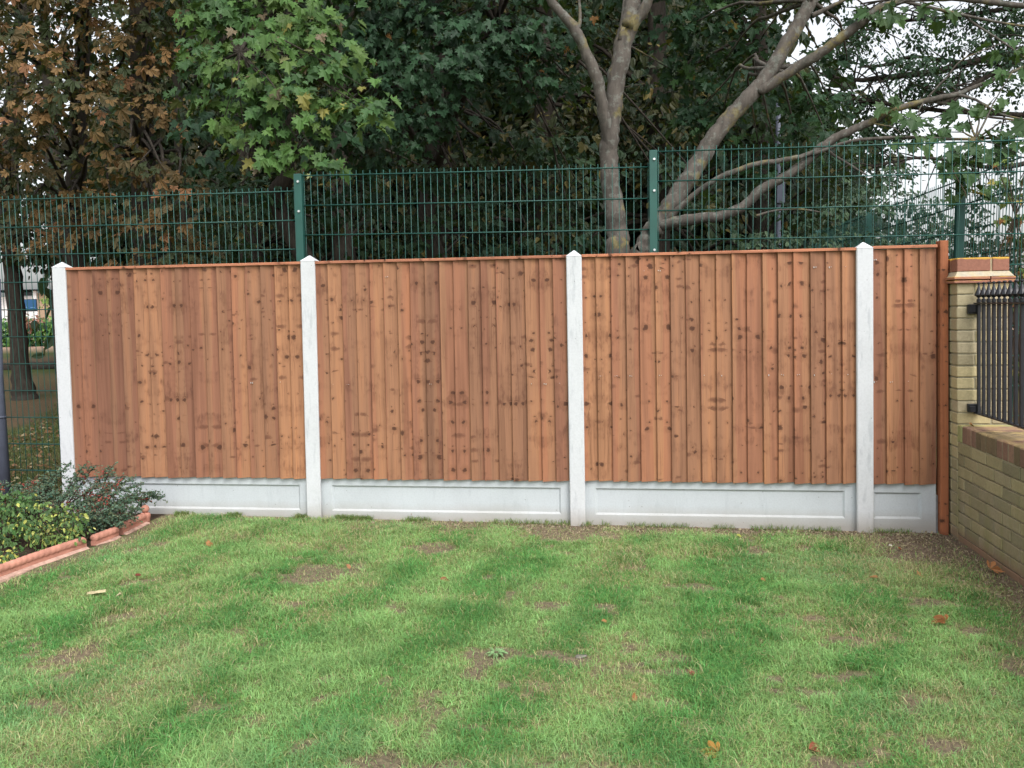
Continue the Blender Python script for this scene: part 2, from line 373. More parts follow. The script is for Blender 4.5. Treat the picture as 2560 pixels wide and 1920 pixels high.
# ------------------------------------------------------------------ ground
BARE = [(2.36, -1.26, 0.19, 0.21, 0.08), (2.57, -1.26, 0.14, 0.13, 0.08), (3.64, -2.31, 0.15, 0.07, 0.09), (3.88, -2.31, 0.12, 0.07, 0.09), (3.99, -2.32, 0.07, 0.06, 0.09), (4.40, -2.28, 0.12, 0.07, 0.09), (4.42, -2.41, 0.11, 0.07, 0.09), (3.84, -1.68, 0.11, 0.07, 0.08), (3.60, -3.24, 0.09, 0.05, 0.10), (3.38, -3.26, 0.11, 0.05, 0.10), (5.32, -2.94, 0.09, 0.09, 0.10), (4.88, -3.12, 0.15, 0.06, 0.10), (4.93, -2.51, 0.11, 0.05, 0.09), (4.77, -2.40, 0.08, 0.05, 0.09), (5.20, -2.36, 0.09, 0.05, 0.09), (1.49, -1.57, 0.13, 0.09, 0.08), (2.22, -1.37, 0.19, 0.09, 0.08), (1.68, -2.05, 0.10, 0.06, 0.09), (5.83, -2.19, 0.10, 0.17, 0.09), (4.57, -3.20, 0.10, 0.04, 0.10), (4.10, -1.68, 0.07, 0.06, 0.08), (4.57, -1.33, 0.15, 0.06, 0.08), (2.96, -0.70, 0.18, 0.16, 0.07), (3.89, -0.29, 0.37, 0.15, 0.07), (5.05, -3.03, 0.09, 0.05, 0.10), (2.96, -2.64, 0.06, 0.04, 0.09), (2.55, -2.36, 0.09, 0.05, 0.09), (3.63, -2.98, 0.07, 0.03, 0.10), (5.72, -1.44, 0.14, 0.09, 0.08), (2.50, -3.09, 0.07, 0.03, 0.10)]
STRAW = [(2.19, -2.89, 0.41, 0.19, 0.10), (2.18, -3.22, 0.25, 0.16, 0.10), (2.21, -2.67, 0.32, 0.13, 0.09), (1.50, -0.58, 0.48, 0.21, 0.07), (5.72, -1.06, 0.45, 0.20, 0.08), (5.41, -0.82, 0.40, 0.14, 0.07), (2.09, -0.76, 0.27, 0.19, 0.07), (3.35, -1.64, 0.15, 0.10, 0.08), (3.37, -3.00, 0.17, 0.07, 0.10), (4.62, -0.68, 0.34, 0.12, 0.07), (3.86, -2.95, 0.10, 0.07, 0.10), (5.46, -2.49, 0.14, 0.14, 0.09), (4.75, -1.79, 0.20, 0.08, 0.09), (4.20, -2.61, 0.13, 0.09, 0.09), (2.71, -1.96, 0.14, 0.08, 0.09), (4.99, -2.84, 0.12, 0.06, 0.10)]
def ellip(X, Y, L_):
    f = np.zeros_like(X)
    for (cx, cy, rx, ry, a) in L_:
        dx = X-cx; dy = Y-cy; u = dx*cos(a)+dy*sin(a); v = -dx*sin(a)+dy*cos(a)
        f = np.maximum(f, 1.25-np.sqrt((u/rx)**2+(v/ry)**2))
    return f
EDGE_PATH = [(.79, -.24), (.805, -.45), (.812, -.68), (.79, -.90), (.745, -1.10), (.70, -1.35), (.665, -1.62), (.62, -2.0), (.56, -2.5), (.50, -3.1)]
def edge_x(y): 
    p = EDGE_PATH[::-1]; return np.interp(y, [q[1] for q in p], [q[0] for q in p])
def gz(X, Y):
    X = np.asarray(X, float); Y = np.asarray(Y, float)
    z = .012-.0085*np.clip(X, -2, 8)
    z = z+.030*(fbm(X*.9+5, Y*.9, 11, 3)-.5)*sstep(-.1, -.5, Y)
    z = z+.012*(fbm(X*6, Y*6, 12, 2)-.5)*sstep(-.02, -.2, Y)
    z = z+.02*np.clip(Y-8, 0, 40)
    return z
def fields(X, Y):
    """soil, straw, tone fields of the lawn"""
    n1 = fbm(X*1.7, Y*1.7, 21, 5); n2 = fbm(X*5, Y*5, 31, 4); n3 = fbm(X*.8+3, Y*.8, 41, 3); n4 = fbm(X*14, Y*14, 51, 3)
    fence = sstep(-.30, -.03, Y+(n2-.5)*.28)*sstep(1.5, 3.4, X+(n1-.5)*1.5)
    fence = np.maximum(fence, sstep(-.12, -.02, Y+(n2-.5)*.12)*.8)
    corner = sstep(.85, .25, np.hypot(X-6.15, (Y+.12)*.75)+(n2-.5)*.5)*1.0
    wall = sstep(5.88, 6.25, X+(n2-.5)*.45)*.9
    edge = sstep(.30, .05, X-edge_x(Y)+(n2-.5)*.22)*(Y > -3.2)*.75*(X > edge_x(Y))
    spots = sstep(.1, .55, ellip(X+(n4-.5)*.14, Y+(n2-.5)*.22, BARE)+(n2-.5)*1.1+(n4-.5)*1.2)*.85
    rnd = sstep(.72, .82, n2*.6+n1*.4+.05)*.7
    soil = np.clip(np.maximum.reduce([fence, corner, wall, edge, spots, rnd]), 0, 1)
    straw = np.clip(sstep(.55, .72, n1)*.55+sstep(0, .8, ellip(X+(n2-.5)*.3, Y+(n4-.5)*.2, STRAW))*.55+sstep(-.9, -.2, Y)*.35*n2*2+sstep(4.9, 6.0, X)*.35*n2+soil*.5, 0, 1)
    return soil, straw, n3, n2

# one sheet, fine near the camera and coarse to the horizon
def axis(lo, hi, step, far, grow=1.22):
    a = list(np.arange(lo, hi+step/2, step)); d = step
    while a[-1] < far: d *= grow; a.append(a[-1]+d)
    d = step
    while a[0] > -far: d *= grow; a.insert(0, a[0]-d)
    return np.array(a)
gx = axis(-1.2, 7.2, .03, 260); gy = axis(-4.2, .6, .03, 260)
GX, GY = np.meshgrid(gx, gy); GZ = gz(GX, GY)
soil, straw, tone, nf = fields(GX, GY)
def lerp3(a, b, t): return np.asarray(a)[None]*(1-t)[..., None]+np.asarray(b)[None]*t[..., None]
sx, sy = GX.ravel(), GY.ravel()
gcol = lerp3((.13, .20, .06), (.27, .24, .12), straw.ravel())
gcol = gcol*(1-soil.ravel()[:, None])+np.array((.175, .135, .10))[None]*soil.ravel()[:, None]
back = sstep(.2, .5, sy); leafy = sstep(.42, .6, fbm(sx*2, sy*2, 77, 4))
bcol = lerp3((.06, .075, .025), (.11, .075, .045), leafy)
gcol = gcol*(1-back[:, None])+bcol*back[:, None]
bark = (sy > 23.6)*(sy < 31)*1.; gcol = gcol*(1-bark[:, None])+np.array((.42, .28, .22))[None]*bark[:, None]
farg = (sy >= 31)*1.; gcol = gcol*(1-farg[:, None])+np.array((.12, .20, .05))[None]*farg[:, None]
bed = ((sx < edge_x(sy)-.01) & (sy < .2) & (sy > -3.3))*1.; gcol = gcol*(1-bed[:, None])+np.array((.06, .042, .03))[None]*bed[:, None]
def mat_ground():
    m, N, L, b = newmat('lawn_soil', .95, .1)
    co = objco(N); n1 = noise(N, L, 45, co, 6, .7); n2 = noise(N, L, 220, co, 3, .6)
    c = attr(N).outputs["Color"]
    c = mix(N, L, .9, c, ramp(N, L, n1, [(.28, (.42, .40, .38)), (.5, (1, 1, 1)), (.68, (1.5, 1.45, 1.35))]), 'MULTIPLY')
    c = mix(N, L, .6, c, ramp(N, L, n2, [(.3, (.6, .6, .6)), (.65, (1.25, 1.25, 1.25))]), 'MULTIPLY')
    L.new(c, b.inputs["Base Color"]); bump(N, L, b, n1, .9, .02); return m
nx, ny = len(gx), len(gy)
ii = (np.arange(ny-1)[:, None]*nx+np.arange(nx-1)[None]).ravel()
quads = np.stack([ii, ii+1, ii+nx+1, ii+nx], 1)
tag(mesh('ground', np.stack([sx, sy, GZ.ravel()], 1), quads.ravel(), np.full(len(quads), 4), mat_ground(), col=gcol.astype(np.float32), smooth=True), kind='structure')

# grass blades: one 'stuff' object
def blades(n, xs, ys, zs, hgt, wid, lean, col):
    a = RNG.uniform(0, 2*pi, n); la = a+RNG.normal(0, .7, n)
    px, py = np.cos(a)*wid/2, np.sin(a)*wid/2
    lx, ly = -np.sin(la)*lean*hgt, np.cos(la)*lean*hgt
    V = np.zeros((n, 5, 3), np.float32)
    V[:, 0] = np.stack([xs-px, ys-py, zs-.003], 1); V[:, 1] = np.stack([xs+px, ys+py, zs-.003], 1)
    V[:, 2] = np.stack([xs+px*.75+lx*.35, ys+py*.75+ly*.35, zs+hgt*.55], 1); V[:, 3] = np.stack([xs-px*.75+lx*.35, ys-py*.75+ly*.35, zs+hgt*.55], 1)
    V[:, 4] = np.stack([xs+lx, ys+ly, zs+hgt*(1-.35*np.clip(lean, 0, 1.2))], 1)
    base = np.arange(n)[:, None]*5
    f4 = base+np.array([0, 1, 2, 3]); f3 = base+np.array([3, 2, 4])
    loops = np.concatenate([f4, f3], 1).ravel(); sizes = np.tile([4, 3], n)
    return V.reshape(-1, 3), loops, sizes, np.repeat(col, 5, 0)
def grass_patch(n):
    # density falls off with distance from the camera
    xs = RNG.uniform(-.1, 6.32, n*2); ys = -4.1+4.12*RNG.random(n*2)**1.12
    keep = (xs > edge_x(ys)+.035) & (ys < -.015)
    soil, straw, tone, nf = fields(xs, ys)
    keep &= RNG.random(n*2) > soil**.8*.93
    d = np.hypot(xs-4.2, ys+5.94)
    keep &= RNG.random(n*2) < np.clip(1.35-.08*d, .4, 1)
    xs, ys, soil, straw, tone, nf = (q[keep][:n] for q in (xs, ys, soil, straw, tone, nf)); k = len(xs)
    d = np.hypot(xs-4.2, ys+5.94)
    long_ = sstep(.48, .66, fbm(xs*4.5, ys*4.5, 91, 3))
    h = RNG.uniform(.012, .034, k)*(1+1.0*long_)*(1-.45*soil); wd = RNG.uniform(.0016, .0036, k)*(.7+.09*d)
    lean = RNG.uniform(.3, 1.9, k)
    t = RNG.random(k)
    strp = .5+.5*np.sin((xs*.978+ys*-.208+.35*fbm(xs*1.5, ys*1.5, 66, 3))*2*pi/.62)
    deep = np.clip(sstep(.36, .64, fbm(xs*1.9+9, ys*1.9, 61, 4)*.62+strp*.38), 0, 1)
    g = lerp3((.235, .415, .145), (.105, .290, .080), deep)
    g = g*(.7+.65*RNG.random(k))[:, None]
    g = g*(.72+.56*fbm(xs*5+2, ys*5, 83, 3))[:, None]*(.8+.4*fbm(xs*17, ys*17, 84, 2))[:, None]*1.04
    blue = sstep(.5, .7, fbm(xs*1.1+30, ys*1.1, 71, 3))
    g = g*(1-blue[:, None]*.4)+np.array((.24, .40, .19))[None]*blue[:, None]*.4
    st = lerp3((.44, .44, .19), (.52, .44, .27), RNG.random(k))*(.6+.6*RNG.random(k))[:, None]
    isst = (RNG.random(k) < np.clip(.05+straw*.42+soil*.25, 0, .9))
    g[isst] = st[isst]
    yl = (~isst) & (RNG.random(k) < .18+.3*straw); g[yl] = g[yl]*.5+np.array((.32, .40, .11))*.5
    return blades(k, xs, ys, gz(xs, ys), h, wd, lean, g.astype(np.float32))
V, lp, sz, cc = grass_patch(420000)
# untrimmed tufts along the foot of the fence
n = 15000; xs = RNG.uniform(.85, 6.2, n); ys = -.012-np.abs(RNG.normal(0, .028, n)); kp = (RNG.random(n) < .25+.75*sstep(3.6, 2.0, xs))*(fbm(xs*7, ys*3, 15, 3) > .44); xs, ys = xs[kp], ys[kp]; n = len(xs)
g = lerp3((.10, .22, .05), (.30, .30, .12), RNG.random(n)**1.5)*(.6+.7*RNG.random(n))[:, None]
V2, lp2, sz2, cc2 = blades(n, xs, ys, gz(xs, ys), RNG.uniform(.015, .06, n), RNG.uniform(.002, .004, n), RNG.uniform(.2, 1.3, n), g.astype(np.float32))
lp = np.concatenate([lp, lp2+len(V)]); V = np.concatenate([V, V2]); sz = np.concatenate([sz, sz2]); cc = np.concatenate([cc, cc2])
M['grass'] = mat_leaf('grass_blade', .25, .55)
tag(mesh('lawn_grass', V, lp, sz, M['grass'], col=cc), 'patchy mown lawn with green, straw coloured and bare soil areas', 'grass', kind='stuff')
# shaded grass and litter behind the mesh fence
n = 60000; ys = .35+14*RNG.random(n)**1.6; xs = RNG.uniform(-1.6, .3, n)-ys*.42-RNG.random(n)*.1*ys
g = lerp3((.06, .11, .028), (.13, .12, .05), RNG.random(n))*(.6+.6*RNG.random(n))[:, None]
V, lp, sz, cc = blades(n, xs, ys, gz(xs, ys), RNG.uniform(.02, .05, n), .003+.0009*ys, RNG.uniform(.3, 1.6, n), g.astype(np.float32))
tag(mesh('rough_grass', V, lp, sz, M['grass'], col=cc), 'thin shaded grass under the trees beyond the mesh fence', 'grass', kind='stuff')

# ------------------------------------------------------------------ leaves
def half(pts):   # mirrored outline -> two polygons sharing the midrib
    n = len(pts); R = [(x, y) for x, y in pts]; Lp = [(-x, y) for x, y in pts[1:-1]]
    V = R+Lp; F = [list(range(n)), [0]+list(range(n, n+len(Lp)))+[n-1]]
    F[1] = F[1][::-1]
    return np.array(V, float), F
T_MAPLE = half([(0, 0), (.15, -.08), (.43, -.14), (.34, .08), (.68, .20), (.50, .32), (.64, .60), (.38, .48), (.22, .52), (.30, .78), (.12, .80), (0, 1.06)])
T_MAPLE2 = half([(0, 0), (.40, -.08), (.60, .22), (.45, .3), (.56, .54), (.24, .52), (.24, .76), (0, 1.05)])
T_OVAL = half([(0, 0), (.22, .2), (.30, .5), (.18, .82), (0, 1.0)])
def chestnut():
    V = []; F = []
    for a, l in ((0, 1.0), (.62, .9), (-.62, .9), (1.25, .65), (-1.25, .65)):
        b = len(V); pts = [(0, .05), (.09, .35), (.19, .68), (.12, .88), (0, 1), (-.12, .88), (-.19, .68), (-.09, .35)]
        for x, y in pts: V.append((l*(x*cos(a)+y*sin(a)), l*(-x*sin(a)+y*cos(a))))
        F.append([b+i for i in (0, 1, 2, 3, 4)]); F.append([b+i for i in (0, 4, 5, 6, 7)])
    return np.array(V, float), F
T_CHEST = chestnut()
T_SPRIG = None
def leaf_mesh(P, nrm, tip, size, col, T, fold=.25, curl=.25):
    """merge leaf copies: P (n,3) base points, nrm/tip directions, size (n,), col (n,3)"""
    TV, TF = T; n = len(P); m = len(TV)
    nrm = nrm/np.linalg.norm(nrm, axis=1, keepdims=True)
    tip = tip-nrm*(tip*nrm).sum(1, keepdims=True); tip = tip/(np.linalg.norm(tip, axis=1, keepdims=True)+1e-9)
    sd = np.cross(tip, nrm)
    f = RNG.uniform(.3, 1.4, n)*fold; cu = RNG.uniform(.1, 1.8, n)*curl
    x = TV[:, 0][None]; y = TV[:, 1][None]
    z = f[:, None]*np.abs(x)-cu[:, None]*y*y+.06*np.sin(7*x+5*y)
    V = P[:, None]+size[:, None, None]*(sd[:, None]*x[..., None]+tip[:, None]*y[..., None]+nrm[:, None]*z[..., None])
    lp = np.concatenate([np.array(q) for q in TF]); szs = np.array([len(q) for q in TF])
    loops = (np.arange(n)[:, None]*m+lp[None]).ravel(); sizes = np.tile(szs, n)
    return V.reshape(-1, 3), loops, sizes, np.repeat(col, m, 0)
def sprays(clumps, dens, per, sr, flat=.75):
    """clumps (x,y,z,r) -> spray centres and outward directions"""
    C = []; O = []
    for (x, y, z, r) in clumps:
        k = max(2, int(dens*r*r*r*6+dens*r*r*2))
        d = RNG.normal(0, 1, (k, 3)); d /= np.linalg.norm(d, axis=1, keepdims=True)
        rr = r*RNG.random(k)**.42
        C.append(np.array([x, y, z])+d*rr[:, None]*np.array([1, 1, flat])); O.append(d)
    return np.concatenate(C), np.concatenate(O)
def crown(name, parent, clumps, T, size, dens, per, sr, cols, mat, face=.5, droop=.6, flat=.75, fold=.25, curl=.25, colvar=.3, accents=None, upk=.6):
    C, O = sprays(clumps, dens, per, sr, flat)
    n = len(C)*per; Cc = np.repeat(C, per, 0); Oo = np.repeat(O, per, 0)
    a = RNG.uniform(0, 2*pi, n); r = sr*RNG.random(n)**.6
    rad = np.stack([np.cos(a), np.sin(a), np.zeros(n)], 1)
    P = Cc+rad*r[:, None]; P[:, 2] += -droop*r*r/sr+RNG.normal(0, sr*.22, n)
    toward = np.array([0, -1, .25])[None]
    nrm = np.array([0, 0, upk])[None]+rad*.35+Oo*.35+toward*face+RNG.normal(0, .33, (n, 3))
    tip = rad*.8+np.array([0, -.15, -.75])[None]+RNG.normal(0, .3, (n, 3))
    sz_ = size*RNG.uniform(.42, 1.2, n)
    cl = np.array(cols, float); k = RNG.random(len(C)); spray_c = cl[(RNG.random(len(C))*len(cl)).astype(int)]
    c = np.repeat(spray_c, per, 0)*(1+RNG.uniform(-colvar, colvar, n))[:, None]
    if accents:
        for frac, ac in accents:
            q = RNG.random(n) < frac; c[q] = np.array(ac)*RNG.uniform(.7, 1.25, (q.sum(), 1))
    V, lp, szs, cc = leaf_mesh(P, nrm, tip, sz_, c, T, fold, curl)
    o = mesh(name, V, lp, szs, mat, col=cc.astype(np.float32))
    if parent is not None: place(o, parent)
    return o, C
def smooth_path(pts, k=5):
    P = [Vector(p[:3]) for p in pts]; R = [p[3] for p in pts]; out = []; rr = []
    for i in range(len(P)-1):
        p0 = P[max(i-1, 0)]; p1 = P[i]; p2 = P[i+1]; p3 = P[min(i+2, len(P)-1)]
        for j in range(k):
            t = j/k; t2 = t*t; t3 = t2*t
            out.append(.5*((2*p1)+(p2-p0)*t+(2*p0-5*p1+4*p2-p3)*t2+(3*p1-p0-3*p2+p3)*t3)); rr.append(R[i]*(1-t)+R[i+1]*t)
    out.append(P[-1]); rr.append(R[-1]); return out, rr
def limb(mb, pts, n=10, k=5, knob=.06, wob=.012):
    o, r = smooth_path(pts, k)
    r = [x*(1+random.uniform(-knob, knob)) for x in r]
    o = [p+Vector((random.uniform(-1, 1), random.uniform(-1, 1), random.uniform(-1, 1)))*wob*min(1, q*12) if 0 < i < len(o)-1 else p for i, (p, q) in enumerate(zip(o, r))]
    mb.tube(o, r, n)
def boughs(mb, starts, targets, r0=.03, r1=.006, sag=.1, n=5):
    """thin branches from the nearest start point to each target"""
    S = [Vector(s) for s in starts]
    for t in targets:
        t = Vector(t[:3]); s = min(S, key=lambda q: (q-t).length+max(0, q.z-t.z)*.3)
        L_ = (t-s).length
        mid = s.lerp(t, .5)+Vector((random.uniform(-.1, .1), random.uniform(-.1, .1), sag+random.uniform(-.05, .1)))*L_
        limb(mb, [(*s, r0), (*s.lerp(mid, .6), r0*.75), (*mid, r0*.55), (*t, r1)], n, 3, .08, .03)

# ------------------------------------------------------------------ timber and concrete fence
PX = [.010, 1.9435, 3.866, 5.790]; PL = [.019, .0127, -.0045, -.020]; PT = [1.865, 1.866, 1.853, 1.857]
def lean(x): return float(np.interp(x, PX+[6.29], PL+[-.028]))
def fwarp(x, y, z): return (x+lean(x)*z, y, z)
fence = empty('garden_fence', (3.1, 0, 0), 'newly built closeboard timber fence with pale concrete posts and gravel boards across the lawn', 'fence')
def concrete_post(x, ztop):
    mb = MB(); w_ = .0535; d = .05; s = .026; h = .024; b = .006
    out = [(-w_+b, -d), (w_-b, -d), (w_, -d+b), (w_, -s), (w_-h, -s+.004), (w_-h, s-.004), (w_, s), (w_, d), (-w_, d), (-w_, s), (-w_+h, s-.004), (-w_+h, -s+.004), (-w_, -s), (-w_, -d+b)]
    n = len(out); V = []; F = []
    for z in (-.25, ztop-.0005): V += [(x+p[0], p[1], z) for p in out]
    F += [(i, (i+1) % n, n+(i+1) % n, n+i) for i in range(n)]; F.append(tuple(range(n))[::-1]); F.append(tuple(range(n, 2*n)))
    mb.add(V, F)
    pass
    e = .002; V = [(x-w_-e, -d-e, ztop), (x+w_+e, -d-e, ztop), (x+w_+e, d+e, ztop), (x-w_-e, d+e, ztop), (x-.004, -.002, ztop+.040), (x+.004, -.002, ztop+.040), (x+.004, .004, ztop+.040), (x-.004, .004, ztop+.040)]
    mb.add(V, [(0, 1, 5, 4), (1, 2, 6, 5), (2, 3, 7, 6), (3, 0, 4, 7), (4, 5, 6, 7), (3, 2, 1, 0)])
    return mb
for x, z in zip(PX, PT): place(concrete_post(x, z).build('concrete_post', M['concrete'], warp=fwarp), fence)
def board_panel(x0, x1, nb, seed, z0=.297, z1=1.845, nails=(), tone0=.5):
    rr = random.Random(seed); mb = MB(); pitch = (x1-x0)/nb; pair = 0; off = 0; mir = False; tnt = .5
    cuts = [x0]
    for i in range(nb-1): cuts.append(x0+(i+1)*pitch+rr.uniform(-.006, .006))
    cuts.append(x1)
    gtone = .5; hp = .5
    for i in range(nb):
        if pair <= 0:
            pair = rr.choice((1, 1, 2, 2)); off = rr.uniform(0, 40); gtone = min(1, max(0, rr.gauss(tone0, .20))); hp = rr.random(); mir = rr.random() < .5
        pair -= 1; mir = not mir
        xa = cuts[i]; xb = cuts[i+1]+.020 if i < nb-1 else cuts[i+1]
        w_ = xb-xa; t = min(1, max(0, gtone+rr.uniform(-.16, .16))); rnd = (t, hp, (off*.13) % 1, 0)
        zb = z0+rr.uniform(-.004, .003); yl = -.034+rr.uniform(-.002, .002); yr = -.011; sl = rr.uniform(-.002, .002)
        V = []; UV = []; CC = []
        nz = 6; bow = rr.uniform(-.002, .002)
        for k in range(nz+1):
            f = k/nz; z = zb+(z1-zb)*f; dx = sl*(f-.5)*2+bow*sin(pi*f)
            for (px, py, uu) in ((xa, yl+.0025, 0), (xa+.0025, yl, .0025), (xa+w_*.5, (yl+yr)/2-.0005, w_*.5), (xb, yr, w_), (xb, yr+.004, w_), (xa, -.0115, 0)):
                V.append((px+dx, py, z)); u2 = (w_-uu) if mir else uu; V[-1] = (V[-1][0], V[-1][1], z-(.006*(1-uu/w_) if k == 0 else 0))
                UV.append((u2+off, z+off*3+rr.uniform(0, 0))); CC.append((rnd[0], rnd[1], rnd[2], u2))
        F = []
        for k in range(nz):
            a = k*6; b = a+6
            for j in range(6): j2 = (j+1) % 6; F.append((a+j, a+j2, b+j2, b+j))
        F.append((5, 4, 3, 2, 1, 0)); e = nz*6; F.append((e, e+1, e+2, e+3, e+4, e+5))
        base = len(mb.v); mb.add(V, F, (1, 1, 1, 0), 0, UV)
        mb.c[base:] = CC
        for (zn, pr) in nails:
            if rr.random() < pr:
                for dxn in (.022, .035):
                    if rr.random() < .7: mb.box(xa+dxn-.002, xa+dxn+.002, yl+.006-.0095, yl+.004, zn+rr.uniform(-.006, .006)-.002, zn+.002+rr.uniform(-.002, .003), 0, (1, 1, 1, 0), 1)
    return mb
def capping(x0, x1, z=1.862, seed=0):
    mb = MB(); rr = random.Random(seed); t = .45+rr.uniform(-.1, .2); o = rr.uniform(0, 9)
    n = 8
    for k in range(n):
        a = x0+(x1-x0)*k/n; b = x0+(x1-x0)*(k+1)/n
        V = [(a, -.044, z-.018), (a, -.044, z-.003), (a, -.039, z), (a, .03, z+.002), (a, .03, z-.018), (b, -.044, z-.018), (b, -.044, z-.003), (b, -.039, z), (b, .03, z+.002), (b, .03, z-.018)]
        UV = [(p[2]+o, p[0]) for p in V]
        bs = len(mb.v); mb.add(V, [(0, 1, 6, 5), (1, 2, 7, 6), (2, 3, 8, 7), (3, 4, 9, 8), (4, 0, 5, 9)]+([(0, 4, 3, 2, 1)] if k == 0 else [])+([(5, 6, 7, 8, 9)] if k == n-1 else []), (t, .9, .3, -.5), 0, UV)
    return mb
M['cap'] = mat_wood('capping_timber', base=(.42, .18, .105), dark=(.30, .12, .07), light=(.50, .24, .15))
PAN = [(PX[0]+.040, PX[1]-.040, 17, 11, ((1.0, .1),)), (PX[1]+.040, PX[2]-.040, 18, 5, ((.98, .35), (1.74, .1))), (PX[2]+.040, PX[3]-.040, 18, 23, ((1.03, .95), (1.74, .2))), (PX[3]+.040, 6.252, 4, 8, ((.98, .8), (1.78, .6)))]
for i, (a, b, nb, sd_, nl) in enumerate(PAN):
    p = place(board_panel(a, b, nb, sd_, nails=nl, tone0=(.40, .50, .62, .38)[i]).build('board_panel', [M['boards'], M['bolt']], uv=True, warp=fwarp), fence)
    c = capping(a+.013, b, 1.862 if i != 3 else 1.868, i).build('capping_rail', M['cap'], uv=True, warp=fwarp); c.parent = p
def gravel_board(x0, x1, r0, r1, zb=-.06, zt=.302, q0=.050, q1=.240):
    mb = MB(); c = .013; dpt = .012; yb = .045
    O = [(x0, 0, zb), (x1, 0, zb), (x1, 0, zt-.003), (x0, 0, zt-.003)]
    A = [(r0, 0, q0), (r1, 0, q0), (r1, 0, q1), (r0, 0, q1)]
    B = [(r0+c, dpt, q0+c), (r1-c, dpt, q0+c), (r1-c, dpt, q1-c), (r0+c, dpt, q1-c)]
    Bk = [(x0, yb, zb), (x1, yb, zb), (x1, yb, zt), (x0, yb, zt)]
    Tp = [(x0, .003, zt), (x1, .003, zt)]
    V = O+A+B+Bk+Tp
    F = [(0, 1, 5, 4), (1, 2, 6, 5), (2, 3, 7, 6), (3, 0, 4, 7), (4, 5, 9, 8), (5, 6, 10, 9), (6, 7, 11, 10), (7, 4, 8, 11), (8, 9, 10, 11),
         (3, 2, 17, 16), (16, 17, 14, 15), (0, 3, 16, 15, 12), (1, 13, 14, 17, 2), (12, 15, 14, 13), (0, 12, 13, 1)]
    mb.add(V, F); return mb
for i in range(3):
    place(gravel_board(PX[i]+.034, PX[i+1]-.034, PX[i]+.122, PX[i+1]-.120).build('gravel_board', M['gravel'], warp=fwarp), fence)
place(gravel_board(PX[3]+.034, 6.252, PX[3]+.066, 6.160, zt=.298, q0=.052, q1=.232).build('gravel_board', M['gravel'], warp=fwarp), fence)
def wood_box(x0, x1, y0, y1, z0, z1, t=.45, o=3.3, bev=.003):
    mb = MB(); mb.box(x0, x1, y0, y1, z0, z1, bev)
    mb.u = [(mb.v[i][0]+mb.v[i][1]+o, mb.v[i][2]+o) for f in mb.f for i in f]; mb.c = [(t, .5, .37, .02+(v[0]-x0)*.3) for v in mb.v]
    return mb
M['stained'] = mat_wood('stained_post_timber', base=(.36, .135, .065), dark=(.26, .09, .045), light=(.43, .18, .085))
place(wood_box(6.268, 6.319, -.045, .035, -.2, 1.892).build('timber_end_post', M['stained'], uv=True, warp=lambda x, y, z: (x-.028*z, y, z)), fence)
mb = MB(); mb.box(6.2535, 6.2665, .004, .04, -.1, .215, .002)
place(mb.build('packing_strip', mat_simple('grey_steel_strip', (.20, .20, .20), .6, .3, .2, 15), warp=lambda x, y, z: (x-.028*z, y, z)), fence)

# ------------------------------------------------------------------ green mesh fence behind
mf = empty('mesh_fence', (3, .25, 0), 'dark green welded wire mesh fence rising in steps behind the timber fence', 'fence')
def mesh_panel(x0, x1, zl, zr, y=.25, rowstep=.2, nrow=12, seed=0):
    mb = MB(); rr = random.Random(seed); n = int(round((x1-x0)/.05))
    f = lambda x: zl+(zr-zl)*(x-x0)/(x1-x0)
    for i in range(n+1):
        x = x0+(x1-x0)*(i+.0)/n; zt = f(x)+.030+rr.uniform(-.002, .002); dx = rr.uniform(-.002, .002)
        pts = [(x+dx*sin(k*1.3), y, .03+(zt-.03)*k/4) for k in range(5)]
        mb.tube(pts, .0027, 5)
    for r in range(nrow):
        for s in (-1, 1):
            mb.tube([(x0-.012, y+s*.007, f(x0)-r*rowstep), ((x0+x1)/2, y+s*.007, f((x0+x1)/2)-r*rowstep-.002), (x1+.012, y+s*.007, f(x1)-r*rowstep)], .0038, 5)
    return mb
place(mesh_panel(-3.22, -.74, 2.43, 2.415, seed=1).build('wire_panel', M['mesh'], smooth=True), mf)
place(mesh_panel(-.70, 1.772, 2.414, 2.398, rowstep=.213, nrow=12, seed=2).build('wire_panel', M['mesh'], smooth=True), mf)
place(mesh_panel(1.852, 4.367, 2.507, 2.474, rowstep=.2165, nrow=12, seed=3).build('wire_panel', M['mesh'], smooth=True), mf)
place(mesh_panel(4.437, 6.93, 2.577, 2.554, rowstep=.204, nrow=12, seed=4).build('wire_panel', M['mesh'], smooth=True), mf)
place(mesh_panel(7.01, 9.49, 2.55, 2.54, seed=5).build('wire_panel', M['mesh'], smooth=True), mf)
def steel_post(x, y, w_, d, zt, bolts=(), lx=0):
    mb = MB(); mb.box(x-w_/2, x+w_/2, y-d/2, y+d/2, -.2, zt, .004)
    wp = lambda a, b, c: (a+lx*(c-2), b, c)
    p = mb.build('steel_post', M['mesh'], warp=wp)
    for zb in bolts:
        q = MB(); q.tube([(x+.006, y-d/2-.009, zb), (x+.006, y-d/2+.001, zb)], [.0085, .0095], 10); q.build('bolt', M['bolt'], p, warp=wp)
    return p
place(steel_post(1.8135, .232, .058, .05, 2.518, (2.46, 2.245), .006), mf)
place(steel_post(4.402, .232, .056, .05, 2.583, (2.52, 2.305, 1.895), 0), mf)
place(steel_post(6.97, .232, .058, .05, 2.58, (2.5, 2.3), 0), mf)
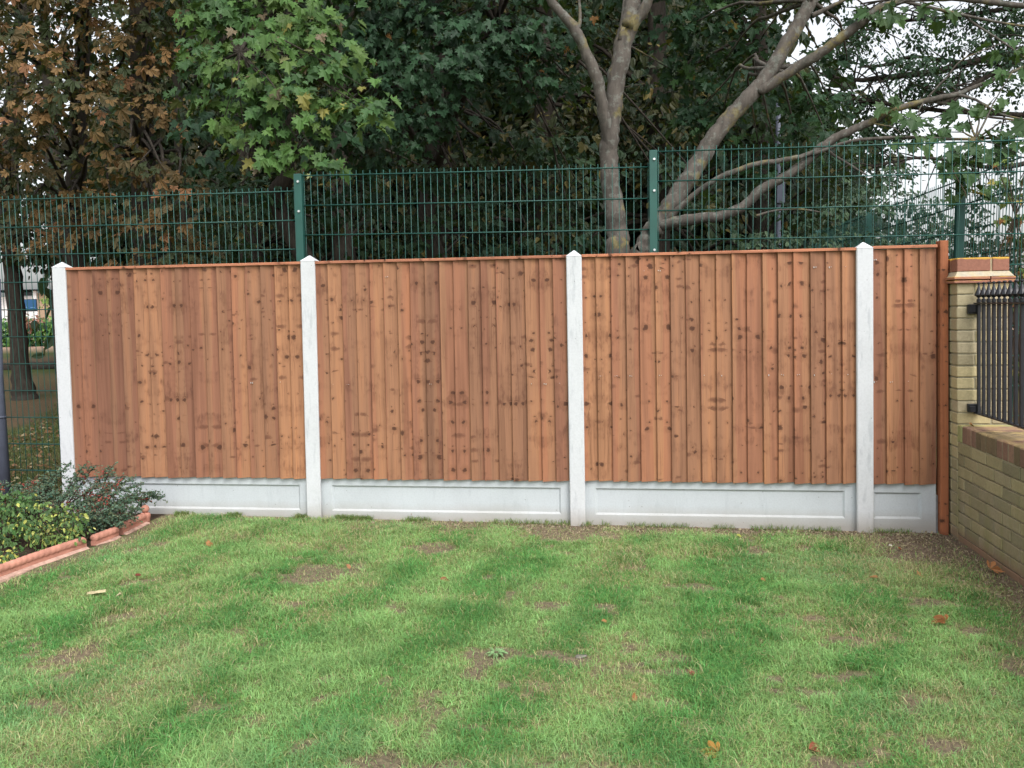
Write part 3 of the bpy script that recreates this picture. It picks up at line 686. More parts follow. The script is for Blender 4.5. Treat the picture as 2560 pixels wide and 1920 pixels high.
# second run of mesh going away from the garden on the right
mf2 = empty('court_fence', (6.85, 3, 0), 'green mesh fence running away from the corner behind the brick pier, half hidden by branches', 'fence')
def side_panel(y0, y1, zt, x=6.83):
    mb = MB(); n = int((y1-y0)/.05)
    for i in range(n+1):
        y = y0+(y1-y0)*i/n; mb.tube([(x, y, .03), (x, y, zt+.03)], .003, 4)
    for r in range(12):
        for s in (-1, 1): mb.tube([(x+s*.007, y0, zt-r*.2), (x+s*.007, y1, zt-r*.2)], .004, 4)
    return mb
for a, b in ((.30, 1.16), (1.24, 3.70), (3.78, 6.24), (6.32, 8.78)): place(side_panel(a, b, 2.45).build('wire_panel', M['mesh']), mf2)
for y in (1.2, 3.74, 6.28): place(steel_post(6.776, y, .062, .05, 2.49), mf2)

# grey pole at the left edge
gp = empty('metal_pole', (-.65, .1, 0), 'slate grey round metal pole with a clamp ring at the left end of the fence', 'pole')
mb = MB(); mb.tube([(-.655, .12, -.2), (-.655, .12, 1.0), (-.618, .12, 1.80)], .047, 20); place(mb.build('pole_shaft', M['greypole'], smooth=True), gp)
mb = MB(); mb.tube([(-.655, .12, .72), (-.655, .12, .735)], .051, 20); place(mb.build('clamp_ring', M['greypole'], smooth=True), gp)

# ------------------------------------------------------------------ brick pier, wall, railing
def wl(x, y, z): return (x-.029*z, y, z)
YW = [(.325, .275, .170), (.295, .255, .160), (.35, .30, .18), (.255, .225, .15), (.31, .265, .175)]
YB = [(.45, .375, .23), (.41, .345, .22), (.49, .41, .24), (.37, .315, .205), (.43, .365, .245)]
RB = [(.40, .19, .12), (.34, .16, .105), (.42, .215, .14), (.30, .14, .10)]
CB = [(.22, .135, .10), (.18, .135, .085), (.24, .14, .105), (.16, .12, .075), (.21, .155, .095), (.26, .16, .115)]
rb = random.Random(4)
def brick(mb, x0, x1, y0, y1, z0, z1, pal, j=.0035, bev=.004):
    c = rb.choice(pal); k = rb.uniform(.90, 1.10); c = tuple(v*k for v in c)
    a = rb.uniform(-.006, .006); dz = rb.uniform(-.002, .002)
    T = Matrix.Translation(((x0+x1)/2, (y0+y1)/2, (z0+z1)/2)) @ Matrix.Rotation(a, 4, 'Z') @ Matrix.Rotation(rb.uniform(-.012, .012), 4, 'X') @ Matrix.Rotation(rb.uniform(-.01, .01), 4, 'Y')
    hx, hy, hz = (x1-x0)/2+rb.uniform(-j, j)*.5, (y1-y0)/2+rb.uniform(-j, j)*.5, (z1-z0)/2+rb.uniform(-j, j)*.3
    mb.box(-hx, hx, -hy, hy, -hz, hz, bev, c, 0, T)
def pier_course(mb, x0, x1, y0, y1, z0, z1, k, pal, g=.010):
    w_ = .102
    sp = x0+.2175*(x1-x0)/.33 if k % 2 else x1-.2175*(x1-x0)/.33
    for (a, b) in ((x0, sp-g/2), (sp+g/2, x1)):
        brick(mb, a, b, y0, y0+w_, z0, z1, pal); brick(mb, a, b, y1-w_, y1, z0, z1, pal)
    brick(mb, x0, x0+w_, y0+w_+g, y1-w_-g, z0, z1, pal); brick(mb, x1-w_, x1, y0+w_+g, y1-w_-g, z0, z1, pal)
X0, X1, Y0, Y1 = 6.332, 6.642, -.16, .17
pier = empty('brick_pier', ((X0+X1)/2, 0, 0), 'yellow stock brick pier with a red brick cap at the right end of the fence', 'pier')
mb = MB(); z = 1.612
k = 0
while z > -.15:
    pier_course(mb, X0, X1, Y0, Y1, z-.066, z, k, YB); z -= .0752; k += 1
mb.box(X0+.006, X1-.006, Y0+.006, Y1-.006, -.2, 1.612, 0, (.3, .27, .19), 1)
place(mb.build('brick_shaft', [M['brick'], M['mortar']], warp=wl), pier)
cap = MB()
for zz, pr in ((1.6145, .024), (1.6365, .027)):
    for (a, b) in ((X0-pr, (X0+X1)/2+.03), ((X0+X1)/2+.036, X1+pr)):
        brick(cap, a, b, Y0-pr, Y1+pr, zz, zz+.0175, RB, .002, .003)
p = cap.build('tile_creasing', M['redbrick'], warp=wl); place(p, pier)
mb = MB(); a = .020; z0_, z1_ = 1.6545, 1.686
V = [(X0-a, Y0-a, z0_), (X1+a, Y0-a, z0_), (X1+a, Y1+a, z0_), (X0-a, Y1+a, z0_), (X0+.002, Y0+.002, z1_), (X1-.002, Y0+.002, z1_), (X1-.002, Y1-.002, z1_), (X0+.002, Y1-.002, z1_)]
mb.add(V, [(0, 1, 5, 4), (1, 2, 6, 5), (2, 3, 7, 6), (3, 0, 4, 7), (4, 5, 6, 7), (3, 2, 1, 0)], (.42, .38, .30))
place(mb.build('mortar_fillet', mat_lichen_brick('fillet', .35), warp=wl), pier)
mb = MB(); pier_course(mb, X0, X1, Y0, Y1, 1.687, 1.773, 1, RB); mb.box(X0+.006, X1-.006, Y0+.006, Y1-.006, 1.6865, 1.770, 0, (.4, .33, .22), 0)
place(mb.build('cap_course', M['redbrick'], warp=wl), pier)

wall = empty('garden_wall', ((X0+X1)/2, -1.8, 0), 'low weathered stock brick wall with brick on edge coping running from the pier towards the viewer', 'wall')
mb = MB(); YE = -4.2; z = .598; k = 0
while z > -.2:
    y = Y0-.004; first = True; zb = z-.066
    pal = YW if z > .07 else [(.30, .17, .12), (.27, .17, .12)]
    while y > YE:
        L_ = .215 if not (first and k % 2) else .1025; first = False
        brick(mb, X0, X0+.1025, y-L_, y-.001, zb, z, pal); brick(mb, X1-.1025, X1, y-L_, y-.001, zb, z, pal)
        y -= L_+.006
    z -= .0752; k += 1
mb.box(X0+.012, X1-.012, YE-.2, Y0-.001, -.25, .598, 0, (.3, .27, .19), 1)
place(mb.build('brickwork', [M['brick'], M['mortar']], warp=wl), wall)
mb = MB(); y = Y0-.006; first = True
while y > YE-.2:
    brick(mb, X0-.002, X1+.002, y-.064, y, .604, .712, [(.30, .30, .14)] if first else CB, .005, .006); y -= .0735; first = False
mb.box(X0+.004, X1-.004, YE-.2, Y0-.001, .5985, .703, 0, (.33, .30, .20), 0)
place(mb.build('coping', M['coping'], warp=wl), wall)

rail = empty('iron_railing', (6.4, -.2, 0), 'black iron railing with spear finials standing over the low brick wall', 'railing')
XR = 6.443
def rwl(x, y, z): return (x-.029*z, y, z)
for k in range(44):
    y = -.206-k*.0745; mb = MB(); h = .0095
    mb.box(XR-h, XR+h, y-h, y+h, .795, 1.481, .0015)
    mb.lathe([(.0085, 0), (.0135, .003), (.0135, .020), (.008, .023), (.006, .030), (.025, .044), (.026, .048), (.014, .075), (.0065, .100), (.005, .112), (.011, .118), (.011, .123), (.003, .127)], (XR, y, 1.490), 10)
    place(mb.build('railing_bar', M['iron'], warp=rwl, smooth=False), rail)
for nm, z in (('top_rail', 1.481), ('bottom_rail', .786)):
    mb = MB(); mb.box(XR-.021, XR+.021, -3.5, -.175, z, z+.0095, .002)
    place(mb.build(nm, M['iron'], warp=rwl), rail)
    mb = MB(); mb.box(XR-.055, XR+.02, -.188, -.1605, z-.062 if z > 1 else z+.010, z-.001 if z > 1 else z+.062, .003); mb.box(XR-.05, XR+.018, -.20, -.187, z-.05 if z > 1 else z+.0105, z-.001 if z > 1 else z+.050, .002)
    place(mb.build('bracket', M['iron'], warp=rwl), rail)

# ------------------------------------------------------------------ terracotta rope edging
def epath(ya, yb, n): 
    return [(float(edge_x(y))-.032, y) for y in np.linspace(ya, yb, n)]
def edging(ya, yb, label, ball=False, h=.0):
    cx, cy = float(edge_x((ya+yb)/2)), (ya+yb)/2; g0 = float(gz(cx, cy))
    root = empty('rope_edging', (cx, cy, g0), label, 'lawn edging', 'terracotta rope edging tiles')
    n = int(abs(yb-ya)/.004); P = epath(ya, yb, n); mb = MB(); V = []; F = []; m = 20; R = .026
    for i, (x, y) in enumerate(P):
        s = abs(y-ya); zc = g0+.053+h
        e = min(1, min(i, n-1-i)/3+.5)
        for k in range(m):
            t = 2*pi*k/m; r = R*e*(1-.065*abs(sin((t*2+s*2*pi/.042)/2))**3.0*1.2)
            V.append((x+r*cos(t), y+.35*r*sin(t)*0, zc+r*sin(t)))
    for i in range(n-1):
        for k in range(m): k2 = (k+1) % m; F.append((i*m+k, i*m+k2, (i+1)*m+k2, (i+1)*m+k))
    F.append(tuple(range(m))[::-1]); F.append(tuple((n-1)*m+k for k in range(m))); mb.add(V, F)
    place(mb.build('rope_top', M['terracotta'], smooth=True), root)
    for nm, xo0, xo1, zt, mt in (('slab', -.016, .017, .036, 'terracotta'), ('mortar_haunch', .018, .042, .013, 'haunch')):
        Q = epath(ya, yb, 12); V = []; F = []
        for i, (x, y) in enumerate(Q):
            q = rb.uniform(-.004, .004) if mt == 'haunch' else 0
            V += [(x+xo0, y, g0-.05), (x+xo1+q+.012*(mt == 'haunch'), y, g0-.05), (x+xo1+q, y, g0+zt+h-(.012 if mt == 'haunch' else 0)+q), (x+xo0, y, g0+zt+h)]
        for i in range(11):
            for k in range(4): k2 = (k+1) % 4; F.append((i*4+k, i*4+k2, (i+1)*4+k2, (i+1)*4+k))
        F += [(3, 2, 1, 0), (44, 45, 46, 47)]
        mb = MB(); mb.add(V, F); place(mb.build(nm, M[mt]), root)
edging(-.29, -.60, 'terracotta rope edging tile beside the ball ended corner piece')
edging(-.655, -.885, 'short terracotta rope edging tile half covered by shrub twigs', h=-.004)
edging(-.955, -1.70, 'long pink terracotta rope edging tile nearest the viewer')
edging(-1.715, -2.45, 'terracotta rope edging tile beyond the left edge of view')
be = empty('edging_corner', (.757, -.262, 0), 'terracotta corner post with a round ball top at the end of the rope edging', 'edging post')
mb = MB(); mb.lathe([(.030, -.06), (.030, .035), (.034, .045), (.036, .062), (.030, .078), (.016, .082)], (.757, -.262, 0), 20)
place(mb.build('post_body', M['terracotta'], smooth=True), be)
mb = MB(); mb.lathe([(.012, .080)]+[(.029*sin(a), .108-.029*cos(a)) for a in np.linspace(.45, pi-.05, 12)], (.757, -.262, 0), 22)
place(mb.build('ball_top', M['terracotta'], smooth=True), be)

# ------------------------------------------------------------------ trees and shrubs
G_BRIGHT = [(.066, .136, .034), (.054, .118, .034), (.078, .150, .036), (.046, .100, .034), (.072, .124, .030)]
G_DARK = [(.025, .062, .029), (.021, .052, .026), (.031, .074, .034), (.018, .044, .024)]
G_MID = [(.032, .075, .026), (.040, .088, .028), (.028, .064, .024), (.05, .095, .03)]
BROWN = [(.150, .084, .032), (.115, .072, .028), (.165, .100, .042), (.070, .058, .026), (.046, .052, .022), (.034, .046, .020), (.085, .062, .028)]
OLIVE = [(.050, .055, .024), (.038, .046, .022), (.060, .052, .028), (.030, .042, .022)]
def tree(name, label, loc, cat='tree', group=None): return empty(name, loc, label, cat, group)

# A: maple with two grey leaning stems just behind the mesh fence
t = tree('maple_tree', 'maple with smooth grey lichen spotted stems forking low and leaning right behind the mesh fence', (4.35, 1.5, 0))
mb = MB()
limb(mb, [(4.30, 1.5, -.2, .14), (4.157, 1.500, 1.797, 0.109), (4.145, 1.500, 2.068, 0.092), (4.110, 1.500, 2.338, 0.082), (4.075, 1.500, 2.673, 0.078), (4.077, 1.500, 2.905, 0.074), (4.112, 1.520, 3.198, 0.074), (4.168, 1.550, 3.571, 0.077), (4.229, 1.580, 3.837, 0.077), (4.277, 1.600, 4.069, 0.067), (4.307, 1.700, 4.494, 0.058), (4.348, 1.900, 5.560, 0.038)], 16, 6)
limb(mb, [(4.077, 1.480, 2.819, 0.051), (4.040, 1.420, 3.056, 0.050), (4.009, 1.380, 3.243, 0.046), (3.972, 1.360, 3.394, 0.050), (3.883, 1.340, 3.608, 0.043), (3.807, 1.320, 3.766, 0.044), (3.685, 1.300, 3.909, 0.036), (3.583, 1.300, 4.074, 0.033), (3.465, 1.300, 4.521, 0.026), (3.410, 1.300, 5.208, 0.016)], 12, 5)
limb(mb, [(3.813, 1.320, 3.750, 0.020), (3.847, 1.320, 3.827, 0.015), (3.841, 1.340, 4.008, 0.011), (3.814, 1.400, 4.316, 0.008)], 7, 4)
limb(mb, [(4.222, 1.580, 3.772, 0.061), (4.309, 1.560, 3.891, 0.050), (4.376, 1.550, 3.981, 0.047), (4.454, 1.520, 4.158, 0.040), (4.597, 1.500, 4.647, 0.029)], 10, 4)
limb(mb, [(4.42, 1.5, -.2, .12), (4.326, 1.500, 1.759, 0.102), (4.367, 1.500, 1.978, 0.088), (4.448, 1.500, 2.160, 0.085), (4.555, 1.500, 2.307, 0.078), (4.696, 1.520, 2.514, 0.077), (4.836, 1.550, 2.734, 0.074), (4.963, 1.580, 2.932, 0.071), (5.103, 1.600, 3.094, 0.067), (5.293, 1.620, 3.285, 0.067), (5.426, 1.650, 3.465, 0.060), (5.593, 1.700, 3.736, 0.060), (5.742, 1.750, 3.995, 0.057), (5.913, 1.800, 4.292, 0.050), (6.200, 1.900, 4.890, 0.037)], 16, 6)
limb(mb, [(5.316, 1.600, 3.257, 0.043), (5.480, 1.580, 3.363, 0.041), (5.714, 1.550, 3.493, 0.041), (5.887, 1.500, 3.596, 0.039), (6.050, 1.480, 3.712, 0.037), (6.223, 1.450, 3.828, 0.032), (6.425, 1.420, 3.878, 0.028), (6.746, 1.400, 3.863, 0.027), (7.011, 1.400, 3.817, 0.023), (7.332, 1.400, 3.773, 0.020), (7.729, 1.400, 3.872, 0.014)], 11, 5)
limb(mb, [(5.756, 1.720, 3.888, 0.023), (5.867, 1.700, 3.932, 0.018), (5.999, 1.700, 3.994, 0.015), (6.224, 1.700, 4.139, 0.010)], 7, 4)
limb(mb, [(4.494, 1.460, 2.182, 0.050), (4.655, 1.400, 2.195, 0.050), (4.821, 1.350, 2.214, 0.044), (4.972, 1.320, 2.226, 0.042), (5.147, 1.300, 2.289, 0.041), (5.297, 1.280, 2.428, 0.039), (5.464, 1.260, 2.510, 0.035), (5.616, 1.250, 2.607, 0.038), (5.718, 1.220, 2.703, 0.035), (5.839, 1.200, 2.790, 0.033), (5.965, 1.200, 2.846, 0.031), (6.089, 1.200, 2.895, 0.030), (6.265, 1.200, 2.981, 0.026), (6.499, 1.200, 3.042, 0.023), (6.731, 1.200, 3.079, 0.020), (6.811, 1.200, 3.111, 0.017), (6.970, 1.200, 3.168, 0.014), (7.317, 1.200, 3.304, 0.009)], 12, 4)
limb(mb, [(4.552, 1.440, 2.218, 0.028), (4.636, 1.400, 2.294, 0.025), (4.779, 1.360, 2.418, 0.023), (4.889, 1.300, 2.490, 0.023), (5.012, 1.260, 2.546, 0.023), (5.234, 1.220, 2.613, 0.022), (5.422, 1.200, 2.631, 0.021), (5.575, 1.200, 2.656, 0.019), (5.696, 1.200, 2.688, 0.019)], 9, 4)
limb(mb, [(5.666, 1.200, 2.665, 0.017), (5.820, 1.150, 2.717, 0.014), (6.000, 1.100, 2.752, 0.014), (6.342, 1.050, 2.746, 0.014), (6.550, 1.000, 2.716, 0.012), (6.804, 1.000, 2.705, 0.010), (7.194, 1.000, 2.709, 0.007)], 7, 4)
limb(mb, [(5.756, 1.200, 2.710, 0.016), (5.854, 1.200, 2.645, 0.011), (5.969, 1.200, 2.569, 0.009), (6.091, 1.200, 2.488, 0.006)], 6, 4)
limb(mb, [(5.255, 1.300, 2.215, 0.013), (5.380, 1.300, 2.249, 0.010), (5.568, 1.300, 2.262, 0.010), (5.754, 1.300, 2.231, 0.005)], 6, 4)
limb(mb, [(6.725, 1.200, 3.076, 0.014), (6.852, 1.150, 3.020, 0.011), (7.007, 1.100, 2.898, 0.009), (7.163, 1.000, 2.826, 0.006)], 6, 4)
limb(mb, [(6.304, 1.420, 3.892, 0.013), (6.599, 1.400, 3.794, 0.013), (6.831, 1.300, 3.687, 0.011), (7.122, 1.300, 3.610, 0.008), (7.353, 1.300, 3.567, 0.006)], 6, 4)
limb(mb, [(6.790, 1.350, 3.736, 0.011), (6.891, 1.300, 3.618, 0.009), (7.049, 1.250, 3.480, 0.008), (7.233, 1.200, 3.308, 0.006)], 6, 4)
limb(mb, [(6.464, 1.200, 3.050, 0.012), (6.715, 1.250, 3.013, 0.011), (6.970, 1.300, 2.928, 0.009), (7.203, 1.300, 2.887, 0.008)], 6, 4)
CA = [(4.801, 3.000, 4.245, 0.344), (5.160, 3.000, 4.313, 0.342), (4.681, 3.300, 3.929, 0.287), (5.183, 3.200, 3.922, 0.352), (5.502, 2.900, 4.042, 0.270), (5.750, 2.800, 3.567, 0.267), (6.046, 2.800, 3.896, 0.221), (6.137, 2.800, 3.462, 0.230), (5.860, 2.900, 3.146, 0.280), (5.554, 3.200, 3.079, 0.282), (5.196, 3.300, 3.439, 0.310), (6.254, 2.600, 3.744, 0.172), (4.923, 3.400, 3.473, 0.290), (6.143, 2.800, 3.071, 0.178), (5.784, 3.200, 2.840, 0.188), (5.520, 3.000, 3.583, 0.274), (5.948, 2.700, 3.319, 0.220), (6.398, 2.400, 4.127, 0.167)]
CAo = [(4.440, 3.000, 4.800, 0.459), (5.334, 3.000, 4.871, 0.498), (6.035, 2.600, 4.546, 0.428), (6.663, 2.400, 4.668, 0.412), (4.859, 2.600, 5.456, 0.604), (6.104, 2.600, 5.437, 0.592), (7.169, 2.200, 4.705, 0.397), (4.216, 2.200, 5.002, 0.459)]
o, _ = crown('crown', t, CA+CAo, T_MAPLE, .098, 26, 9, .18, G_DARK+G_MID[:2], M['leaf'], .55, accents=[(.01, (.20, .15, .04))])
NEAR = [(6.255, 1.150, 2.993, 0.093), (6.428, 1.100, 2.871, 0.085), (6.597, 1.050, 2.774, 0.098), (6.776, 1.100, 2.913, 0.091), (6.842, 1.000, 2.703, 0.104), (6.614, 0.900, 2.593, 0.089), (6.724, 0.800, 2.505, 0.087), (6.932, 0.900, 2.680, 0.088), (7.055, 0.900, 2.807, 0.101), (7.005, 0.800, 2.560, 0.094), (6.969, 1.100, 3.023, 0.084), (7.093, 1.100, 3.220, 0.076), (6.552, 0.800, 2.413, 0.088), (6.839, 0.900, 2.584, 0.082), (6.207, 1.400, 3.773, 0.073), (6.294, 1.400, 3.821, 0.058), (6.624, 1.300, 3.767, 0.050), (6.317, 1.000, 2.725, 0.063), (6.681, 0.800, 2.341, 0.068), (7.078, 1.200, 3.452, 0.056)]
o, _ = crown('low_foliage', t, NEAR, T_MAPLE, .100, 75, 6, .12, [(.050, .100, .034), (.042, .085, .032), (.060, .112, .038)], M['leaf'], .6, accents=[(.012, (.26, .18, .05))])
boughs(mb, [(4.112, 1.500, 3.194, 0.002)[:3], (4.169, 1.500, 3.719, 0.002)[:3], (5.418, 1.600, 3.452, 0.002)[:3], (4.826, 1.500, 2.710, 0.002)[:3], (5.738, 1.700, 4.011, 0.002)[:3]], CA+CAo, .022, .005)
boughs(mb, [(5.714, 1.200, 2.700, 0.002)[:3], (6.089, 1.200, 2.895, 0.002)[:3], (6.499, 1.200, 3.042, 0.002)[:3], (6.804, 1.000, 2.705, 0.001)[:3], (6.210, 1.400, 3.812, 0.002)[:3]], NEAR, .009, .003)
place(mb.build('trunk', M['bark_grey'], smooth=True), t)

# B: bright green maple bough hanging towards the fence
t = tree('maple_tree', 'maple whose bright green leafy bough hangs down over the mesh fence left of the middle', (1.74, 4.2, 0))
mb = MB()
limb(mb, [(1.75, 4.2, -.2, .16), (0.090, 4.200, 2.575, 0.107), (0.124, 4.200, 3.150, 0.102), (0.126, 4.200, 3.673, 0.097), (0.133, 4.100, 4.259, 0.091), (0.152, 4.000, 4.872, 0.080), (0.284, 3.900, 5.812, 0.060), (0.442, 3.900, 7.278, 0.032)], 12, 5)
limb(mb, [(0.124, 4.200, 3.625, 0.073), (-0.119, 4.000, 4.339, 0.095), (-0.542, 3.900, 4.882, 0.108), (-0.711, 3.800, 5.220, 0.102), (-0.785, 3.800, 5.849, 0.069)], 10, 5)
limb(mb, [(0.137, 4.100, 4.351, 0.057), (0.609, 3.200, 4.469, 0.043), (0.850, 2.400, 4.404, 0.031), (0.941, 1.700, 4.103, 0.022), (0.921, 1.300, 3.745, 0.016)], 8, 5)
CB_ = [(0.307, 1.900, 4.295, 0.216), (0.764, 1.700, 4.243, 0.251), (1.196, 1.600, 4.144, 0.267), (1.577, 1.600, 4.041, 0.245), (0.440, 1.600, 3.866, 0.176), (0.818, 1.400, 3.788, 0.211), (1.220, 1.300, 3.738, 0.218), (1.548, 1.300, 3.681, 0.217), (1.767, 1.500, 3.686, 0.170), (1.124, 1.200, 3.409, 0.197), (1.452, 1.200, 3.373, 0.204), (1.701, 1.300, 3.366, 0.166), (1.975, 1.200, 3.271, 0.117), (2.168, 1.100, 3.127, 0.061), (0.820, 1.300, 3.272, 0.145), (0.680, 1.400, 3.161, 0.098), (1.195, 1.200, 3.155, 0.166), (1.482, 1.200, 3.123, 0.141), (0.980, 1.200, 2.990, 0.119), (1.309, 1.100, 2.900, 0.101), (1.532, 1.100, 2.872, 0.093), (1.669, 1.100, 2.771, 0.054), (1.202, 1.100, 2.790, 0.055), (2.028, 1.300, 3.388, 0.102), (0.343, 1.600, 3.709, 0.092), (0.215, 1.700, 3.576, 0.085), (0.462, 1.600, 3.437, 0.109)]
CBo = [(0.375, 1.900, 4.707, 0.344), (1.093, 1.800, 4.702, 0.378), (1.699, 1.800, 4.620, 0.333), (0.591, 2.200, 5.526, 0.529), (1.348, 2.400, 5.644, 0.579)]
crown('hanging_foliage', t, CB_+CBo, T_MAPLE, .106, 62, 8, .16, G_BRIGHT, M['leaf'], .75, .7, .8, .25, .3, .25, [(.012, (.20, .19, .05)), (.02, (.13, .10, .06)), (.01, (.24, .26, .11))])
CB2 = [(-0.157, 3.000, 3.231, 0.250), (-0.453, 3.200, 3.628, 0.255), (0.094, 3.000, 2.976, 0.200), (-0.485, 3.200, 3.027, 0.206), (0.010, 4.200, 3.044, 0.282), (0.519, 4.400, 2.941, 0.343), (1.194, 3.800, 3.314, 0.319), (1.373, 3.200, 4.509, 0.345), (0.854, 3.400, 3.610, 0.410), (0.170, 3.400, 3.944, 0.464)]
crown('shaded_foliage', t, CB2, T_MAPLE2, .125, 18, 8, .20, G_DARK, M['leaf'], .5)  # same maple in a darker palette: shade put into the leaf colour
boughs(mb, [(0.609, 3.200, 4.469, 0.002)[:3], (0.850, 2.400, 4.404, 0.002)[:3], (0.941, 1.700, 4.103, 0.002)[:3], (0.921, 1.300, 3.745, 0.002)[:3], (0.126, 4.200, 3.673, 0.002)[:3]], CB_+CBo+CB2, .012, .003)
place(mb.build('trunk', M['bark_dark'], smooth=True), t)

# C: dark green maple in the middle
t = tree('maple_tree', 'dark green shaded maple behind the middle of the fence with layered star shaped leaves', (3.0, 6.2, 0))
mb = MB()
limb(mb, [(3.0, 6.2, -.2, .2), (1.481, 6.200, 2.380, 0.132), (1.531, 6.200, 3.614, 0.119), (1.597, 6.100, 4.418, 0.106), (1.690, 6.000, 5.408, 0.093), (1.800, 5.900, 6.727, 0.065), (1.899, 5.900, 8.549, 0.032)], 12, 5)
limb(mb, [(1.526, 6.200, 3.447, 0.085), (1.906, 5.600, 4.026, 0.064), (2.348, 5.000, 4.471, 0.045), (2.701, 4.400, 4.846, 0.028)], 8, 4)
limb(mb, [(1.528, 6.200, 3.503, 0.074), (1.465, 5.800, 3.659, 0.055), (1.351, 5.200, 3.968, 0.042), (1.326, 4.400, 4.367, 0.029)], 8, 4)
CC_ = [(1.411, 3.600, 4.730, 0.411), (1.910, 3.500, 4.717, 0.429), (2.435, 3.300, 4.597, 0.417), (2.905, 3.300, 4.521, 0.390), (3.325, 3.500, 4.439, 0.347), (1.585, 3.500, 4.294, 0.382), (2.045, 3.300, 4.117, 0.372), (2.520, 3.200, 4.206, 0.365), (2.947, 3.300, 4.116, 0.318), (3.361, 3.600, 4.127, 0.276), (1.755, 3.400, 3.816, 0.353), (2.161, 3.300, 3.700, 0.308), (2.526, 3.400, 3.924, 0.224), (1.744, 3.400, 3.446, 0.263), (2.029, 3.500, 3.378, 0.230), (1.344, 3.700, 3.599, 0.262), (3.666, 3.600, 4.498, 0.299), (3.598, 3.800, 4.019, 0.230), (2.219, 3.600, 3.515, 0.185), (3.080, 3.800, 3.895, 0.232)]
CCo = [(1.433, 3.600, 5.371, 0.561), (2.407, 3.400, 5.321, 0.591), (3.247, 3.400, 5.169, 0.536), (1.624, 4.000, 6.670, 0.891), (2.945, 4.000, 6.608, 0.926), (2.364, 4.500, 8.289, 1.182), (3.966, 4.200, 6.966, 0.826)]
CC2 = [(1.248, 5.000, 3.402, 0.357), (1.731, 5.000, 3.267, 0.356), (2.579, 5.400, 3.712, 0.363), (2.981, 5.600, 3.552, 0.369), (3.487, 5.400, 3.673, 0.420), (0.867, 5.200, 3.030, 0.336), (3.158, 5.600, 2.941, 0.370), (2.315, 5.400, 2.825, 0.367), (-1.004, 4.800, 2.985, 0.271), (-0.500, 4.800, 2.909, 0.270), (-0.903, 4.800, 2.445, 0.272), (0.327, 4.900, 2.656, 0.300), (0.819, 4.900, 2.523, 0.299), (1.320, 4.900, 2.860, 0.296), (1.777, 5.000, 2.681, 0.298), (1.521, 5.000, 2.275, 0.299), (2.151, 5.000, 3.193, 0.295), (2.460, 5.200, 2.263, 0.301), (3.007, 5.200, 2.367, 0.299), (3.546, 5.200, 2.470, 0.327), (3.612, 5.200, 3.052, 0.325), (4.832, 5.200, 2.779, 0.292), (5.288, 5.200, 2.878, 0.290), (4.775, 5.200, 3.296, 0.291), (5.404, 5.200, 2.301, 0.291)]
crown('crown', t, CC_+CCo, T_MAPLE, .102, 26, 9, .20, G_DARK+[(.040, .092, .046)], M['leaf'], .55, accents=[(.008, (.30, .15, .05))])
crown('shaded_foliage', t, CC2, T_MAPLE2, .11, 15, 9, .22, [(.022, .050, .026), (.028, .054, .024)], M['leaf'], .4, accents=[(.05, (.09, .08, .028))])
boughs(mb, [(1.597, 6.100, 4.418, 0.003)[:3], (2.701, 4.400, 4.846, 0.002)[:3], (1.326, 4.400, 4.367, 0.002)[:3], (1.690, 6.000, 5.408, 0.003)[:3]], CC_+CCo+CC2, .03, .006)
place(mb.build('trunk', M['bark_dark'], smooth=True), t)

